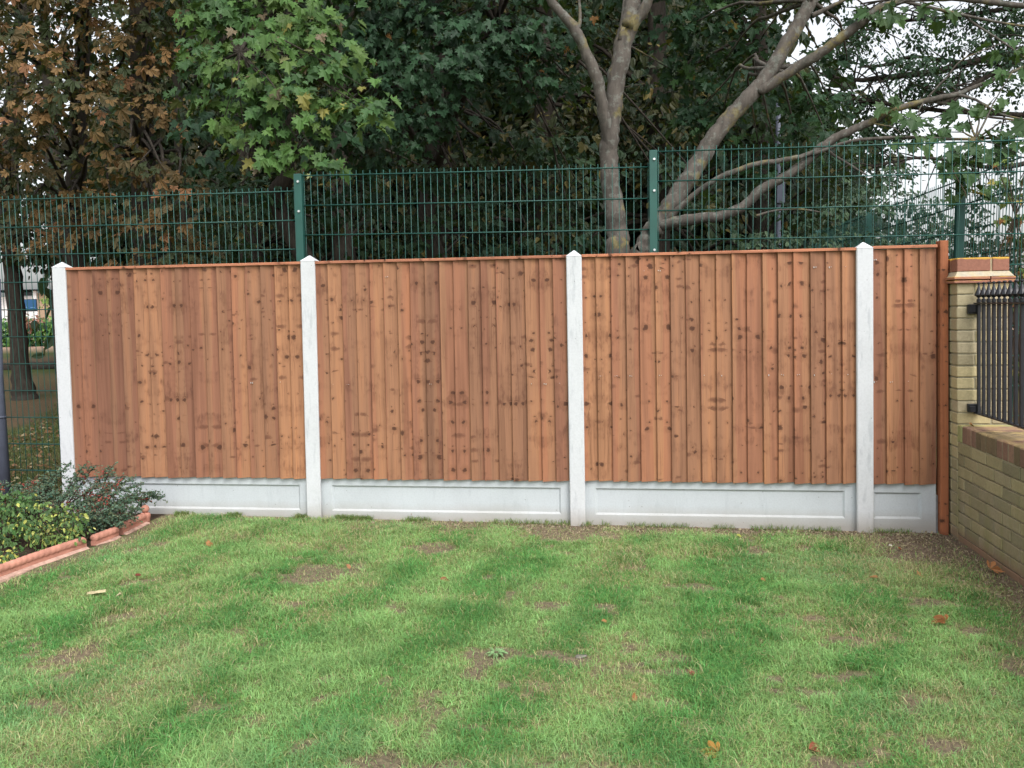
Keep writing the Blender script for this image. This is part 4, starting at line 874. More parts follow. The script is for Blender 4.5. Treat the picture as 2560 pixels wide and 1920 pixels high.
# D-F: horse chestnuts turning brown on the left
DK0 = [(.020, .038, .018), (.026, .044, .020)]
def chestnut_tree(label, loc, trunk, clumps, over, dens=24, cols=BROWN, size=.125, inner=None, indens=14):
    t = tree('chestnut_tree', label, loc, group='horse chestnut trees on the left'); mb = MB()
    limb(mb, trunk, 14, 5)
    crown('crown', t, clumps+over, T_CHEST, size, dens, 6, .26, cols, M['dryleaf'], .45, .7, .8, .2, .3, .3, accents=[(.07, (.24, .12, .06))])
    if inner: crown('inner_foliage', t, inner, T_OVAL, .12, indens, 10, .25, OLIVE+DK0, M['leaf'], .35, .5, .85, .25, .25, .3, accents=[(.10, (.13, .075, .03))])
    boughs(mb, [p[:3] for p in trunk[3:]], clumps+over, .035, .006, n=6)
    place(mb.build('trunk', M['bark_dark'], smooth=True), t)
chestnut_tree('horse chestnut with a stout leaning dark trunk rooted in the grass at the far left', (-6.488, 7.977, 0.039),
    [(-6.420, 8.000, -0.125, 0.279), (-6.458, 8.000, 0.105, 0.207), (-6.497, 8.000, 0.521, 0.160), (-6.498, 8.000, 1.445, 0.142), (-6.517, 8.000, 2.220, 0.141), (-6.524, 8.000, 2.849, 0.141), (-6.492, 8.000, 3.678, 0.140), (-6.338, 8.000, 4.902, 0.153), (-5.993, 8.000, 6.493, 0.123), (-5.720, 8.000, 8.179, 0.088), (-5.531, 8.000, 9.766, 0.047)],
    [(-5.347, 6.600, 4.276, 0.434), (-5.404, 6.800, 3.448, 0.370), (-5.684, 6.600, 2.999, 0.293), (-5.023, 6.800, 3.144, 0.332), (-5.402, 6.800, 5.601, 0.510), (-4.816, 6.500, 6.170, 0.565), (-4.686, 7.000, 3.081, 0.299), (-4.750, 6.500, 3.881, 0.358), (-5.361, 7.000, 2.767, 0.241), (-5.858, 7.000, 2.744, 0.212), (-5.926, 6.600, 5.011, 0.507), (-6.193, 6.800, 3.768, 0.446)],
    [(-5.205, 6.500, 7.147, 0.845), (-4.459, 6.800, 7.760, 0.996), (-6.170, 6.500, 6.804, 0.855), (-5.111, 7.000, 9.412, 1.223)], 6, OLIVE+BROWN[3:], inner=[(-5.561, 7.500, 3.388, 0.264), (-5.467, 7.500, 2.924, 0.265), (-5.702, 7.500, 2.622, 0.203), (-5.643, 7.800, 2.544, 0.176), (-6.451, 7.800, 2.620, 0.161), (-5.956, 7.600, 3.102, 0.268), (-5.655, 7.500, 3.850, 0.279), (-5.416, 7.600, 3.472, 0.235), (-6.506, 7.800, 3.059, 0.241), (-6.194, 7.800, 2.534, 0.193), (-5.804, 7.800, 2.485, 0.160), (-5.500, 7.800, 2.477, 0.160), (-6.408, 7.800, 3.766, 0.271)], indens=75)
chestnut_tree('horse chestnut with rusty brown leaves and a straight dark trunk behind the first concrete post', (-2.55, 5.9, 0),
    [(-4.145, 5.900, -1.600, 0.183), (-3.987, 5.900, 0.843, 0.156), (-3.893, 5.900, 2.326, 0.148), (-3.841, 5.900, 3.084, 0.141), (-3.756, 5.900, 3.774, 0.135), (-3.649, 5.900, 4.625, 0.122), (-3.515, 5.900, 5.687, 0.098), (-3.359, 5.900, 7.110, 0.063), (-3.270, 5.900, 8.453, 0.034)],
    [(-2.904, 3.600, 4.885, 0.272), (-2.550, 3.400, 4.442, 0.293), (-2.022, 3.200, 4.181, 0.286), (-2.280, 3.300, 3.964, 0.237), (-1.696, 3.100, 3.864, 0.257), (-1.366, 3.000, 3.702, 0.203), (-2.809, 3.400, 4.091, 0.268), (-3.182, 3.800, 3.657, 0.281), (-2.949, 3.800, 3.482, 0.236), (-2.083, 3.800, 5.111, 0.246), (-2.379, 3.900, 5.269, 0.222), (-1.744, 3.800, 4.879, 0.246), (-1.677, 3.200, 3.455, 0.208), (-2.604, 4.000, 2.998, 0.286), (-3.321, 4.200, 2.932, 0.235), (-3.038, 4.300, 2.525, 0.214), (-2.383, 4.100, 2.662, 0.242), (-1.885, 4.100, 2.704, 0.206), (-2.653, 3.400, 3.822, 0.247), (-2.020, 4.000, 4.414, 0.280), (-2.618, 4.200, 4.832, 0.230)],
    [(-2.817, 3.800, 5.688, 0.495), (-1.869, 3.800, 5.675, 0.489), (-3.680, 3.800, 5.532, 0.501), (-2.794, 4.400, 7.021, 0.863), (-3.627, 3.800, 4.664, 0.336), (-3.707, 3.800, 3.679, 0.340)], 34, inner=[(-3.924, 4.800, 5.436, 0.367), (-3.893, 4.800, 4.958, 0.369), (-3.602, 4.800, 4.345, 0.369), (-3.401, 4.800, 5.286, 0.366), (-4.037, 4.900, 4.084, 0.344), (-3.298, 4.800, 3.910, 0.308), (-3.122, 4.900, 4.585, 0.370), (-3.691, 5.000, 3.286, 0.284), (-2.934, 5.000, 3.382, 0.313), (-3.247, 5.000, 2.774, 0.284), (-2.704, 5.000, 2.757, 0.314), (-3.934, 5.000, 2.794, 0.254), (-2.939, 5.000, 2.266, 0.252), (-2.635, 5.000, 3.859, 0.311), (-2.632, 5.000, 4.945, 0.370), (-2.940, 5.000, 5.321, 0.370), (-4.428, 5.000, 3.625, 0.318)])
chestnut_tree('horse chestnut with drooping rust tinted leaves just left of the bright green maple bough', (-.55, 4.9, 0),
    [(-2.374, 4.900, -1.320, 0.177), (-2.192, 4.900, 1.966, 0.161), (-2.158, 4.900, 2.918, 0.155), (-2.137, 4.900, 3.649, 0.146), (-2.106, 4.900, 4.371, 0.145), (-2.081, 4.900, 4.983, 0.136), (-2.056, 4.900, 5.589, 0.120), (-1.990, 4.900, 6.682, 0.077), (-1.909, 4.900, 8.044, 0.036)],
    [(-1.350, 3.900, 4.621, 0.247), (-1.186, 3.700, 3.951, 0.244), (-1.578, 3.800, 4.233, 0.219), (-0.749, 2.900, 3.091, 0.210), (-0.985, 2.900, 3.173, 0.150), (-0.465, 2.700, 2.857, 0.185), (-0.295, 2.600, 2.623, 0.145), (-0.823, 2.800, 2.639, 0.224), (-0.649, 2.700, 2.380, 0.221), (-1.131, 3.000, 2.191, 0.184), (-1.548, 3.200, 2.835, 0.188), (-0.499, 3.000, 2.300, 0.203), (-1.292, 3.200, 3.362, 0.155), (-0.638, 2.800, 2.166, 0.169), (-1.439, 3.900, 5.104, 0.230), (-1.710, 3.400, 3.206, 0.181)],
    [(-1.233, 3.800, 5.631, 0.431), (-0.997, 4.200, 6.568, 0.720), (-1.881, 4.600, 7.811, 0.863)], 38, inner=[(-1.801, 4.400, 5.068, 0.347), (-1.776, 4.400, 4.449, 0.319), (-1.935, 4.400, 3.888, 0.321), (-1.271, 4.400, 3.518, 0.291), (-1.729, 4.400, 3.134, 0.322), (-1.318, 4.400, 2.658, 0.293), (-1.952, 4.400, 2.561, 0.295), (-1.381, 4.400, 4.876, 0.288)])

# G: dark pine-like tree spreading from the right
t = tree('spreading_tree', 'dark tree whose long horizontal limbs spread from the right against the white sky', (10.6, 6.5, 0))
mb = MB()
limb(mb, [(10.6, 6.5, -.2, .3), (10.5, 6.5, 2, .26), (10.4, 6.5, 4, .22), (10.3, 6.4, 7, .14), (10.2, 6.4, 10, .05)], 14, 5)
DB = [[(9.491, 6.000, 4.652, 0.055), (8.535, 6.000, 4.522, 0.043), (8.209, 6.000, 4.435, 0.046), (7.898, 6.000, 4.416, 0.041), (7.476, 6.000, 4.388, 0.036), (7.189, 6.000, 4.377, 0.026), (6.778, 6.000, 4.449, 0.010)],
      [(9.520, 6.000, 3.813, 0.041), (8.465, 6.000, 3.912, 0.026), (7.745, 6.000, 4.026, 0.031), (7.383, 6.000, 4.099, 0.029), (7.038, 6.000, 4.167, 0.023), (6.680, 6.000, 4.261, 0.010)],
      [(9.401, 5.600, 4.636, 0.034), (8.637, 5.600, 4.250, 0.030), (8.340, 5.600, 4.058, 0.035), (8.086, 5.600, 3.930, 0.020)],
      [(9.378, 6.000, 5.194, 0.040), (8.433, 6.000, 5.106, 0.025), (7.610, 6.000, 5.081, 0.021), (7.292, 6.000, 5.000, 0.018), (6.922, 6.000, 4.846, 0.008)],
      [(8.545, 6.000, 4.521, 0.026), (8.108, 6.000, 4.600, 0.021), (7.829, 6.000, 4.635, 0.021), (7.547, 6.000, 4.550, 0.021), (7.196, 6.000, 4.539, 0.010)],
      [(9.587, 5.800, 3.328, 0.040), (8.889, 5.800, 3.158, 0.025), (8.073, 5.800, 3.315, 0.020), (7.686, 5.800, 3.295, 0.015), (7.345, 5.800, 3.218, 0.008)],
      [(9.556, 6.000, 5.425, 0.040), (8.664, 6.000, 5.386, 0.030), (7.944, 6.000, 5.383, 0.020), (7.212, 6.000, 5.330, 0.010)]]
for b_ in DB: limb(mb, b_, 8, 4)
rb2 = random.Random(12); tips = []
for b_ in DB:
    for k in range(26):
        i = rb2.randrange(len(b_)-1); f = rb2.random(); a = Vector(b_[i][:3]).lerp(Vector(b_[i+1][:3]), f)
        L_ = rb2.uniform(.3, .85); d = Vector((rb2.uniform(-1, .3), rb2.uniform(-.7, .7), rb2.uniform(-.7, .6))).normalized()*L_
        limb(mb, [(*a, .012), (*(a+d*.5+Vector((0, 0, rb2.uniform(-.05, .08)))), .008), (*(a+d), .003)], 4, 3, .1, .02); tips.append(a+d)
place(mb.build('trunk', M['bark_dark'], smooth=True), t)
CG = [(*p, rb2.uniform(.14, .26)) for p in tips if rb2.random() < .34]
CG += [(8.076, 6.000, 5.154, 0.213), (8.358, 6.000, 5.051, 0.248), (8.688, 6.000, 5.116, 0.293), (9.024, 6.000, 4.926, 0.263), (9.145, 6.000, 4.578, 0.235), (8.755, 6.000, 4.714, 0.200), (8.476, 6.000, 4.787, 0.130), (8.877, 6.000, 4.335, 0.177), (8.653, 6.000, 4.433, 0.130), (8.992, 6.000, 4.186, 0.153), (7.817, 6.000, 4.158, 0.120), (7.989, 6.000, 4.091, 0.143), (8.213, 6.000, 4.167, 0.095), (9.124, 6.000, 5.203, 0.233), (8.792, 6.000, 5.336, 0.234), (7.470, 6.000, 4.438, 0.096), (7.969, 6.000, 4.931, 0.083), (8.259, 6.000, 4.569, 0.083), (9.160, 6.000, 4.120, 0.235), (8.980, 6.000, 4.587, 0.264), (9.161, 6.000, 4.918, 0.263), (8.859, 6.000, 4.936, 0.235), (7.658, 6.000, 3.608, 0.156), (7.490, 6.000, 3.379, 0.145), (7.313, 6.000, 3.623, 0.097), (7.610, 6.000, 3.137, 0.157), (8.312, 6.000, 4.681, 0.130), (7.976, 6.000, 4.642, 0.095), (8.577, 6.000, 3.160, 0.167), (8.912, 6.000, 3.206, 0.143), (7.839, 6.000, 3.188, 0.133), (8.065, 6.000, 3.297, 0.096)]
CG += [(9.5, 5.5, 7.5, 1.2), (8.5, 6, 8.2, 1.3), (7.2, 6, 8, 1.0)]
T_NEEDLE = half([(0, 0), (.10, .15), (.13, .5), (.06, .85), (0, 1.0)])
crown('crown', t, CG, T_OVAL, .06, 84, 11, .14, [(.026, .062, .034), (.034, .072, .034), (.024, .052, .030)], M['leaf'], .3, .3, .8, .2, .1)

# H: green shrub behind the mesh on the right
t = tree('holly_shrub', 'dense small leaved grey green shrub behind the right section of the mesh fence', (6.0, 3.2, 0), 'shrub')
CH = [(5.577, 3.000, 2.134, 0.209), (5.890, 3.000, 2.216, 0.231), (6.198, 3.000, 2.343, 0.252), (6.503, 3.000, 2.469, 0.237), (6.834, 3.100, 2.515, 0.229), (7.097, 3.100, 2.416, 0.219), (7.276, 3.100, 2.185, 0.183), (5.803, 3.000, 1.944, 0.278), (6.248, 3.000, 1.979, 0.299), (6.685, 3.000, 2.013, 0.297), (7.075, 3.000, 2.003, 0.249), (5.658, 3.200, 1.675, 0.286), (6.299, 3.200, 1.568, 0.378), (6.973, 3.200, 1.556, 0.374), (6.441, 3.300, 2.691, 0.160), (6.754, 3.300, 2.749, 0.141), (5.805, 3.300, 2.433, 0.133), (5.939, 3.200, 1.196, 0.333), (6.579, 3.200, 1.093, 0.378), (7.434, 3.400, 1.738, 0.213)]
crown('foliage', t, CH, T_OVAL, .055, 110, 9, .11, [(.050, .090, .050), (.042, .080, .042), (.065, .105, .055), (.035, .065, .038)], M['leaf_waxy'], .5, .3, .9, .3, .2)
mb = MB()
for k in range(7): limb(mb, [(5.6+k*.13, 3.2, -.1, .022), (5.5+k*.16, 3.2, .7, .018), (5.0+k*.34, 3.15, 1.5, .012), (4.7+k*.42, 3.1, 2.1, .004)], 6, 4)
place(mb.build('stems', M['twig'], smooth=True), t)

# I: climber on the mesh at the right edge
t = tree('ivy_climber', 'light green climbing plant with yellow tinged leaves on the mesh above the railing', (6.85, .42, 0), 'climber')
CI = [(6.791, 0.420, 2.441, 0.044), (6.854, 0.420, 2.314, 0.051), (6.814, 0.420, 2.191, 0.044), (6.877, 0.420, 2.064, 0.057), (6.837, 0.420, 1.940, 0.045), (6.885, 0.420, 1.812, 0.057), (6.857, 0.400, 1.702, 0.057), (6.899, 0.400, 1.606, 0.051), (6.918, 0.420, 2.188, 0.063), (6.957, 0.420, 1.905, 0.063), (6.961, 0.400, 1.525, 0.064), (6.872, 0.360, 1.464, 0.051), (6.967, 0.360, 1.272, 0.095), (6.960, 0.360, 1.018, 0.096), (6.751, 0.420, 2.303, 0.025), (6.773, 0.420, 2.067, 0.025)]
crown('foliage', t, CI, T_MAPLE2, .050, 90, 5, .06, [(.10, .17, .05), (.13, .20, .06), (.07, .13, .04), (.16, .20, .05)], M['leaf'], .7, .3, .9, .25, .2, accents=[(.10, (.30, .13, .05)), (.08, (.36, .30, .08))])
mb = MB()
for k in range(6): limb(mb, [(6.88+k*.03, .38, -.05, .008), (6.78+k*.05, .36, .9, .007), (6.92-k*.04, .36, 1.7, .006), (6.70+k*.06, .34, 2.4, .003)], 5, 5, .1, .03)
limb(mb, [(6.437, 0.340, 2.349, 0.004), (6.416, 0.340, 2.390, 0.004), (6.451, 0.340, 2.321, 0.004), (6.497, 0.340, 2.239, 0.004), (6.514, 0.340, 2.185, 0.003)], 4, 4)
place(mb.build('stems', M['twig'], smooth=True), t)

# J: the wood behind: separate dense trees
def wood_tree(label, x, y, h, r, cols, n=1, z0=.3, size=.22, dens=.75, seed=0, acc=None, name='woodland_tree', lean_=0):
    rr = random.Random(seed); t = tree(name, label, (x, y, float(gz(x, y))), group='dark trees of the wood behind the fence'); mb = MB()
    limb(mb, [(x, y, -.2, r*.11), (x+lean_*.3, y, h*.3, r*.085), (x+lean_*.6, y, h*.6, r*.06), (x+lean_, y, h*.95, r*.02)], 10, 5)
    cl = []
    for k in range(int(15*n)):
        f = rr.random(); zz = z0+(h-z0)*f; a = rr.uniform(0, 2*pi); q = r*(.35+.65*rr.random()**.5)*(1-.55*max(0, f-.6)/.4)
        cl.append((x+lean_*f+q*cos(a)*.8, y+q*sin(a)*.6, zz, r*rr.uniform(.30, .46)))
    crown('crown', t, cl, T_OVAL, size, dens, 11, .38, cols, M['leaf'], .35, .4, .85, .25, .2, accents=acc)
    boughs(mb, [(x+lean_*.3, y, h*.3), (x+lean_*.5, y, h*.5), (x+lean_*.7, y, h*.7)], cl, .05, .012)
    place(mb.build('trunk', M['bark_dark'], smooth=True), t)
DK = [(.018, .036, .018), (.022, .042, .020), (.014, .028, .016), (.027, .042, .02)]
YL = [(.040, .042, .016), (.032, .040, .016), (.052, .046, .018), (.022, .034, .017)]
WT = [('high crowned dark woodland tree behind the far left chestnut', (-9.131, 13.000, 3.495), 10, 2.6, DK+OLIVE, 1.8, 4.1),
      ('dark woodland tree behind the trunk of the middle brown chestnut', (-4.859, 11.000, 3.203), 9, 2.1, DK+YL[:2], 1.6, 1.0),
      ('dark woodland tree behind the hanging bright green maple bough', (-2.994, 10.000, 3.064), 9, 2.6, DK+YL[:2], 1.9, .6),
      ('dark woodland tree with yellowing leaves left of the middle of the wood', (-0.974, 9.500, 2.964), 9, 2.6, YL+DK, 1.9, .5),
      ('dark woodland tree with sky sparkling through it behind the middle maple', (0.727, 10.500, 2.999), 10, 2.7, DK, 1.7, .7),
      ('dull yellow green woodland tree just left of the forked grey stem', (2.839, 9.000, 2.812), 10, 2.6, YL+DK, 1.9, .5),
      ('yellow flecked woodland tree seen between the two grey leaning stems', (4.733, 9.000, 2.757), 10, 2.6, YL+DK[:2], 1.9, .5),
      ('very dark woodland tree behind the right leaning grey stem', (6.340, 8.500, 2.668), 8, 2.1, DK, 1.9, .5)]
for i, (lb, p, h, r, cl, n_, z0) in enumerate(WT):
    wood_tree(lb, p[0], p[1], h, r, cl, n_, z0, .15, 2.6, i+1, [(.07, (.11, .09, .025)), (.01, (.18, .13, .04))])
WT2 = [('distant dark tree deep in the wood at the left', (-6.418, 17.000, 4.009), 11, 3.4), ('distant dark tree deep in the wood behind the left green post', (-4.414, 16.000, 3.854), 11, 4), ('distant dark tree deep in the wood behind the middle', (-1.412, 17.000, 3.858), 11, 4), ('distant dark tree deep in the wood behind the forked stem', (2.432, 16.000, 3.647), 11, 4), ('distant dark tree deep in the wood behind the leaning stem', (5.805, 15.000, 3.450), 11, 3.6)]
for i, (lb, p, h, r) in enumerate(WT2):
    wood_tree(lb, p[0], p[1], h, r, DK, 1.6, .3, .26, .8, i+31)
wood_tree('low dark understorey tree behind the grey green shrub on the right', (7.342, 7.000, 2.513)[0], 7, 2.6, 1.5, DK+YL[:1], 1.3, .3, .11, 5, 51)
wood_tree('low dark understorey tree behind the court fence post', (9.130, 9.000, 2.630)[0], 9, 2.7, 1.7, DK, 1.2, .3, .12, 4, 52)
wood_tree('low green understorey tree behind the court fence at the far right', (10.368, 10.000, 2.679)[0], 10, 2.5, 1.7, DK+YL[:1], 1.5, .3, .12, 5, 53)
# the wood further back reads as one dark mass
n = 42000; f = RNG.random(n); A_, B_ = np.array((-11.741, 19.000, 2.655)), np.array((8.656, 14.000, 2.050)); far_ = A_[None]*(1-f)[:, None]+B_[None]*f[:, None]
hgt = 11*np.minimum(1, .55+.6*np.minimum(f, 1-f)*4)*(.75+.4*vnoise(f*9, f*0, 5)); zz = RNG.random(n)*hgt
P_ = np.stack([far_[:, 0]+RNG.normal(0, .6, n), far_[:, 1]+RNG.normal(0, 1.3, n), zz+.3], 1)
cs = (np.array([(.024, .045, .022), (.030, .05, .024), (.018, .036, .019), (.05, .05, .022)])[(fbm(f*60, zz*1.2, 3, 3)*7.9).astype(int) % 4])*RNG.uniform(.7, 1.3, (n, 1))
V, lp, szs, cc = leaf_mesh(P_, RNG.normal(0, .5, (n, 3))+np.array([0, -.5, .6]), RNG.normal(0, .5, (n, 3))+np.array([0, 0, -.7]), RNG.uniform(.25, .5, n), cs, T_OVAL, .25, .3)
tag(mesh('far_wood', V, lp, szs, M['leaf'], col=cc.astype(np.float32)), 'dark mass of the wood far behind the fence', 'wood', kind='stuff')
# distant pale willow glimpsed through the gap at the top left
t = tree('willow_tree', 'pale green tree glimpsed through a gap at the top left', (-10.384, 22.000, 11.027)[:2]+(.3,))
crown('crown', t, [(-10.368, 22.000, 11.326, 0.402), (-10.172, 22.000, 11.911, 0.401), (-10.656, 22.000, 10.592, 0.248), (-9.962, 22.000, 12.789, 0.461)], T_OVAL, .16, 2.0, 10, .35, [(.20, .30, .12), (.16, .26, .10), (.26, .34, .16)], M['leaf'], .5)
mb = MB(); q = (-10.384, 22.000, 10.426); limb(mb, [(q[0], q[1], 0, .3), (q[0], q[1], 3, .25), q+(.1,)], 8, 4); place(mb.build('trunk', M['bark_dark'], smooth=True), t)

# ------------------------------------------------------------------ glimpse of the grounds at the far left
lg = empty('timber_edging', (-9, 22.6, .3), 'dark round log edging in front of the bark chip bed at the far left', 'log')
mb = MB(); a, b = (-12.142, 14.010, 0.154), (-10.006, 14.308, 0.250); limb(mb, [a+(.12,), tuple((np.array(a)+np.array(b))/2)+(.125,), b+(.12,)], 12, 6); a2 = (-8.378, 14.536, 0.344); limb(mb, [b+(.11,), a2+(.11,)], 12, 3)
place(mb.build('log', M['bark_dark'], smooth=True), lg)
hd = tree('laurel_hedge', 'clipped light green hedge with a reddish patch beyond the bark chips at the far left', (-15, 32, .5), 'hedge')
hx = [tuple(np.array((-20.617, 24.095, 1.122))*(1-k/14)+np.array((-15.888, 24.727, 1.040))*k/14) for k in range(15)]
def hcl(L_, dz, r): return [(p[0], p[1], p[2]+dz, r) for p in L_]
crown('foliage', hd, hcl(hx, -.15, .52)+hcl(hx, -.55, .5)+hcl(hx, .12, .42), T_OVAL, .15, 16, 8, .22, [(.10, .22, .05), (.07, .17, .045), (.15, .28, .06), (.05, .12, .035)], M['leaf_waxy'], .5, .3, .8)
crown('red_foliage', hd, [(-18.178, 23.731, 1.292)+(.30,), (-17.969, 23.766, 1.364)+(.26,), (-18.299, 23.692, 1.039)+(.2,)], T_OVAL, .13, 30, 8, .2, [(.20, .09, .06), (.26, .12, .08)], M['leaf_waxy'], .5, .3, .8)
mb = MB()
for k in range(6):
    mb = MB(); p = hx[2*k]; limb(mb, [(p[0], p[1], .3, .03), (p[0]+.05, p[1], 1.2, .02)], 5, 3); place(mb.build('stem', M['twig']), hd)
bd = empty('low_building', (-22.924, 30.893, 1.323), 'low tan walled building with grey roof edge and white corner strip beyond the hedge', 'building')
R_ = Matrix.Rotation(yaw, 4, 'Z')
def farbox(name, xa, xb, ya, yb, D, dep, mt, par, bev=.01):
    a, b = Vector(ATQ(xa, yb, D)), Vector(ATQ(xb, ya, D)); mb = MB()
    L_ = R_.inverted() @ a; H_ = R_.inverted() @ b
    mb.box(L_.x, H_.x, min(L_.y, H_.y), min(L_.y, H_.y)+dep, L_.z, H_.z, bev, M=R_)
    return place(mb.build(name, mt), par)
def ATQ(x, y, D): d = fw+rt*((x-1280)/2144)+up*((960-y)/2144); return CAM+d*D
white = mat_simple('white_render', (.75, .75, .74), .7, .2, .05, 3); tan = mat_simple('tan_brick_wall', (.36, .26, .18), .9, .1, .15, 6)
glass = mat_simple('dark_window', (.03, .035, .04), .1, .5, .2, 3); roofm = mat_simple('grey_roof_felt', (.20, .24, .28), .7, .2, .1, 3); blue = mat_simple('blue_sign_face', (.02, .085, .20), .4, .4, .08, 3); pale = mat_simple('pale_blue_lettering', (.16, .32, .50), .5, .3, .05, 3)
farbox('wall', 90, 330, 729, 846, 40, 5, tan, bd)
farbox('wall', -160, 88, 741, 846, 40.2, 5, white, bd)
farbox('corner_strip', 88, 95, 727, 840, 39.9, .3, white, bd)
farbox('roof_edge', -160, 100, 722, 727.5, 39.4, 6, roofm, bd)
farbox('roof_edge', 101, 335, 724, 728.5, 39.6, 6, roofm, bd)
farbox('window', 20, 86, 730, 740, 39.95, .1, glass, bd)
sg = empty('notice_board', (-20.624, 27.191, 1.767), 'dark blue notice board with two columns of pale lettering at the far left', 'notice board')
farbox('board', 56, 92, 747.5, 779, 36, .08, mat_simple('board_frame', (.03, .04, .05), .5, .3, .1, 3), sg)
farbox('sign_face', 58, 90, 749, 774, 35.97, .03, blue, sg, .002)
for i_, yy in enumerate((754.5, 758.8, 763.2, 767.5)):
    farbox('lettering', 61, 71-(i_ % 2)*2, yy, yy+1.3, 35.96, .01, pale, sg, 0); farbox('lettering', 76, 87-(i_ % 3)*2, yy+.4, yy+1.7, 35.96, .01, pale, sg, 0)
farbox('post', 60, 62, 779, 850, 36.02, .06, white, sg); farbox('post', 86, 88, 779, 850, 36.02, .06, white, sg)
t = tree('young_tree', 'small bright green tree against the tan wall of the low building', (-20.667, 28.159, 1.333), 'tree')
crown('crown', t, [(-20.712, 28.254, 2.451)+(.35,), (-20.576, 28.256, 2.277)+(.3,), (-20.730, 28.225, 2.159)+(.25,)], T_OVAL, .14, 14, 8, .2, [(.16, .26, .06), (.20, .30, .08)], M['leaf'], .5)
mb = MB(); q = (-20.679, 28.232, 2.158); limb(mb, [(q[0], q[1], .6, .05), q+(.03,)], 6, 3); place(mb.build('trunk', M['twig']), t)
t = empty('lamp_column', ((5.959, 4.400, 2.600, 0.002)[0], 4.4, 0), 'blue grey metal column standing among the branches behind the right mesh panel', 'lamp column')
mb = MB(); p = (5.967, 4.400, 2.668, 0.030); q = (5.939, 4.400, 3.278, 0.027); mb.tube([(p[0], 4.4, -.2), (p[0], 4.4, .9), q[:3], (q[0], 4.4, q[2]+.5)], [.035, .033, .028, .026], 14); place(mb.build('column_shaft', M['greypole'], smooth=True), t)
mb = MB(); mb.box(p[0]-.045, p[0]+.045, 4.34, 4.40, p[2]-.02, p[2]+.32, .005); place(mb.build('service_box', M['greypole']), t)

# ------------------------------------------------------------------ shrub bed on the left
t = tree('berry_shrub', 'sprawling blue green shrub with small red berries by the first concrete post', (.12, -.42, 0), 'shrub')
mb = MB(); rs = random.Random(5); LP, LN, LT, LS, LC, BP = [], [], [], [], [], []
TG = [(0.809, -0.150, 0.156), (0.787, -0.200, 0.221), (0.740, -0.200, 0.152), (0.816, -0.420, 0.309), (0.742, -0.380, 0.346), (0.799, -0.500, 0.244), (0.675, -0.400, 0.363), (0.569, -0.350, 0.425), (0.585, -0.420, 0.412), (0.446, -0.350, 0.438), (0.404, -0.420, 0.444), (0.285, -0.400, 0.459), (0.420, -0.500, 0.387), (0.245, -0.450, 0.402), (0.135, -0.450, 0.355), (-0.012, -0.400, 0.330), (-0.105, -0.400, 0.295), (-0.235, -0.350, 0.297), (-0.253, -0.400, 0.260), (0.606, -0.550, 0.334), (0.755, -0.600, 0.298), (0.829, -0.620, 0.192), (0.880, -0.600, 0.124), (0.762, -0.680, 0.142), (0.702, -0.720, 0.103), (0.547, -0.600, 0.247), (0.738, -0.300, 0.199), (0.448, -0.600, 0.311), (0.272, -0.550, 0.282), (0.113, -0.500, 0.285), (-0.381, -0.350, 0.316), (-0.493, -0.400, 0.257), (0.820, -0.660, 0.090), (0.722, -0.660, 0.232), (0.643, -0.700, 0.176), (0.205, -0.500, 0.336), (-0.087, -0.500, 0.233), (0.058, -0.550, 0.230), (0.889, -0.580, 0.190), (0.698, -0.480, 0.327)]
for q, T_ in enumerate(TG):
    T_ = Vector(T_); base = Vector((min(.60, T_.x-.28+rs.uniform(-.15, .1)), T_.y-.05+rs.uniform(-.12, .08), 0)); mid = base.lerp(T_, .5)+Vector((rs.uniform(-.05, .05), rs.uniform(-.05, .03), rs.uniform(.04, .10)))
    pth, rr_ = smooth_path([(*base, .007), (*mid, .005), (*T_, .0018)], 12); mb.tube(pth, rr_, 5)
    berry = rs.random() < .45
    for i in range(4, len(pth)):
        for s in range(2):
            d = Vector((rs.uniform(-1, 1), rs.uniform(-.8, .5), rs.uniform(-.45, .6))).normalized()*rs.uniform(.03, .12)*(1.1-i/len(pth)*.6)
            tw = [pth[i], pth[i]+d*.5+Vector((0, 0, .006)), pth[i]+d]; mb.tube(tw, [.0018, .0014, .0008], 3, cap=False)
            for j in range(8):
                f = (j+1)/8; p = pth[i]+d*f; LP.append(p+Vector((rs.uniform(-.006, .006), rs.uniform(-.006, .006), rs.uniform(-.004, .006))))
                LN.append((rs.uniform(-.6, .6), rs.uniform(-1, .2), rs.uniform(.2, 1))); LT.append((d.x*8+rs.uniform(-1, 1), d.y*8+rs.uniform(-1, 1), d.z*8+rs.uniform(-1, 1))); LS.append(rs.uniform(.010, .020))
                LC.append(rs.choice([(.080, .145, .095), (.060, .115, .075), (.11, .17, .11), (.10, .13, .065), (.15, .075, .05) if berry else (.05, .10, .06)]))
            if berry and rs.random() < .22 and i > 5:
                for j in range(rs.randint(3, 8)): BP.append(pth[i]+d*rs.random()+Vector((rs.uniform(-.012, .012), rs.uniform(-.015, .006), rs.uniform(-.01, .012))))
V, lp, szs, cc = leaf_mesh(np.array(LP), np.array(LN), np.array(LT), np.array(LS), np.array(LC), T_OVAL, .2, .2)
place(mesh('foliage', V, lp, szs, M['leaf_waxy'], col=cc.astype(np.float32)), t)
place(mb.build('branches', M['twig'], smooth=True), t)
mb = MB()
for p in BP:
    r = rs.uniform(.0038, .0062); mb.lathe([(r*.35, -r*.95), (r*.9, -r*.45), (r, 0), (r*.85, r*.5), (r*.3, r*.95)], p, 7)
bo = mb.build('berries', M['berry'], smooth=True); place(bo, t); bo["kind"] = "stuff"

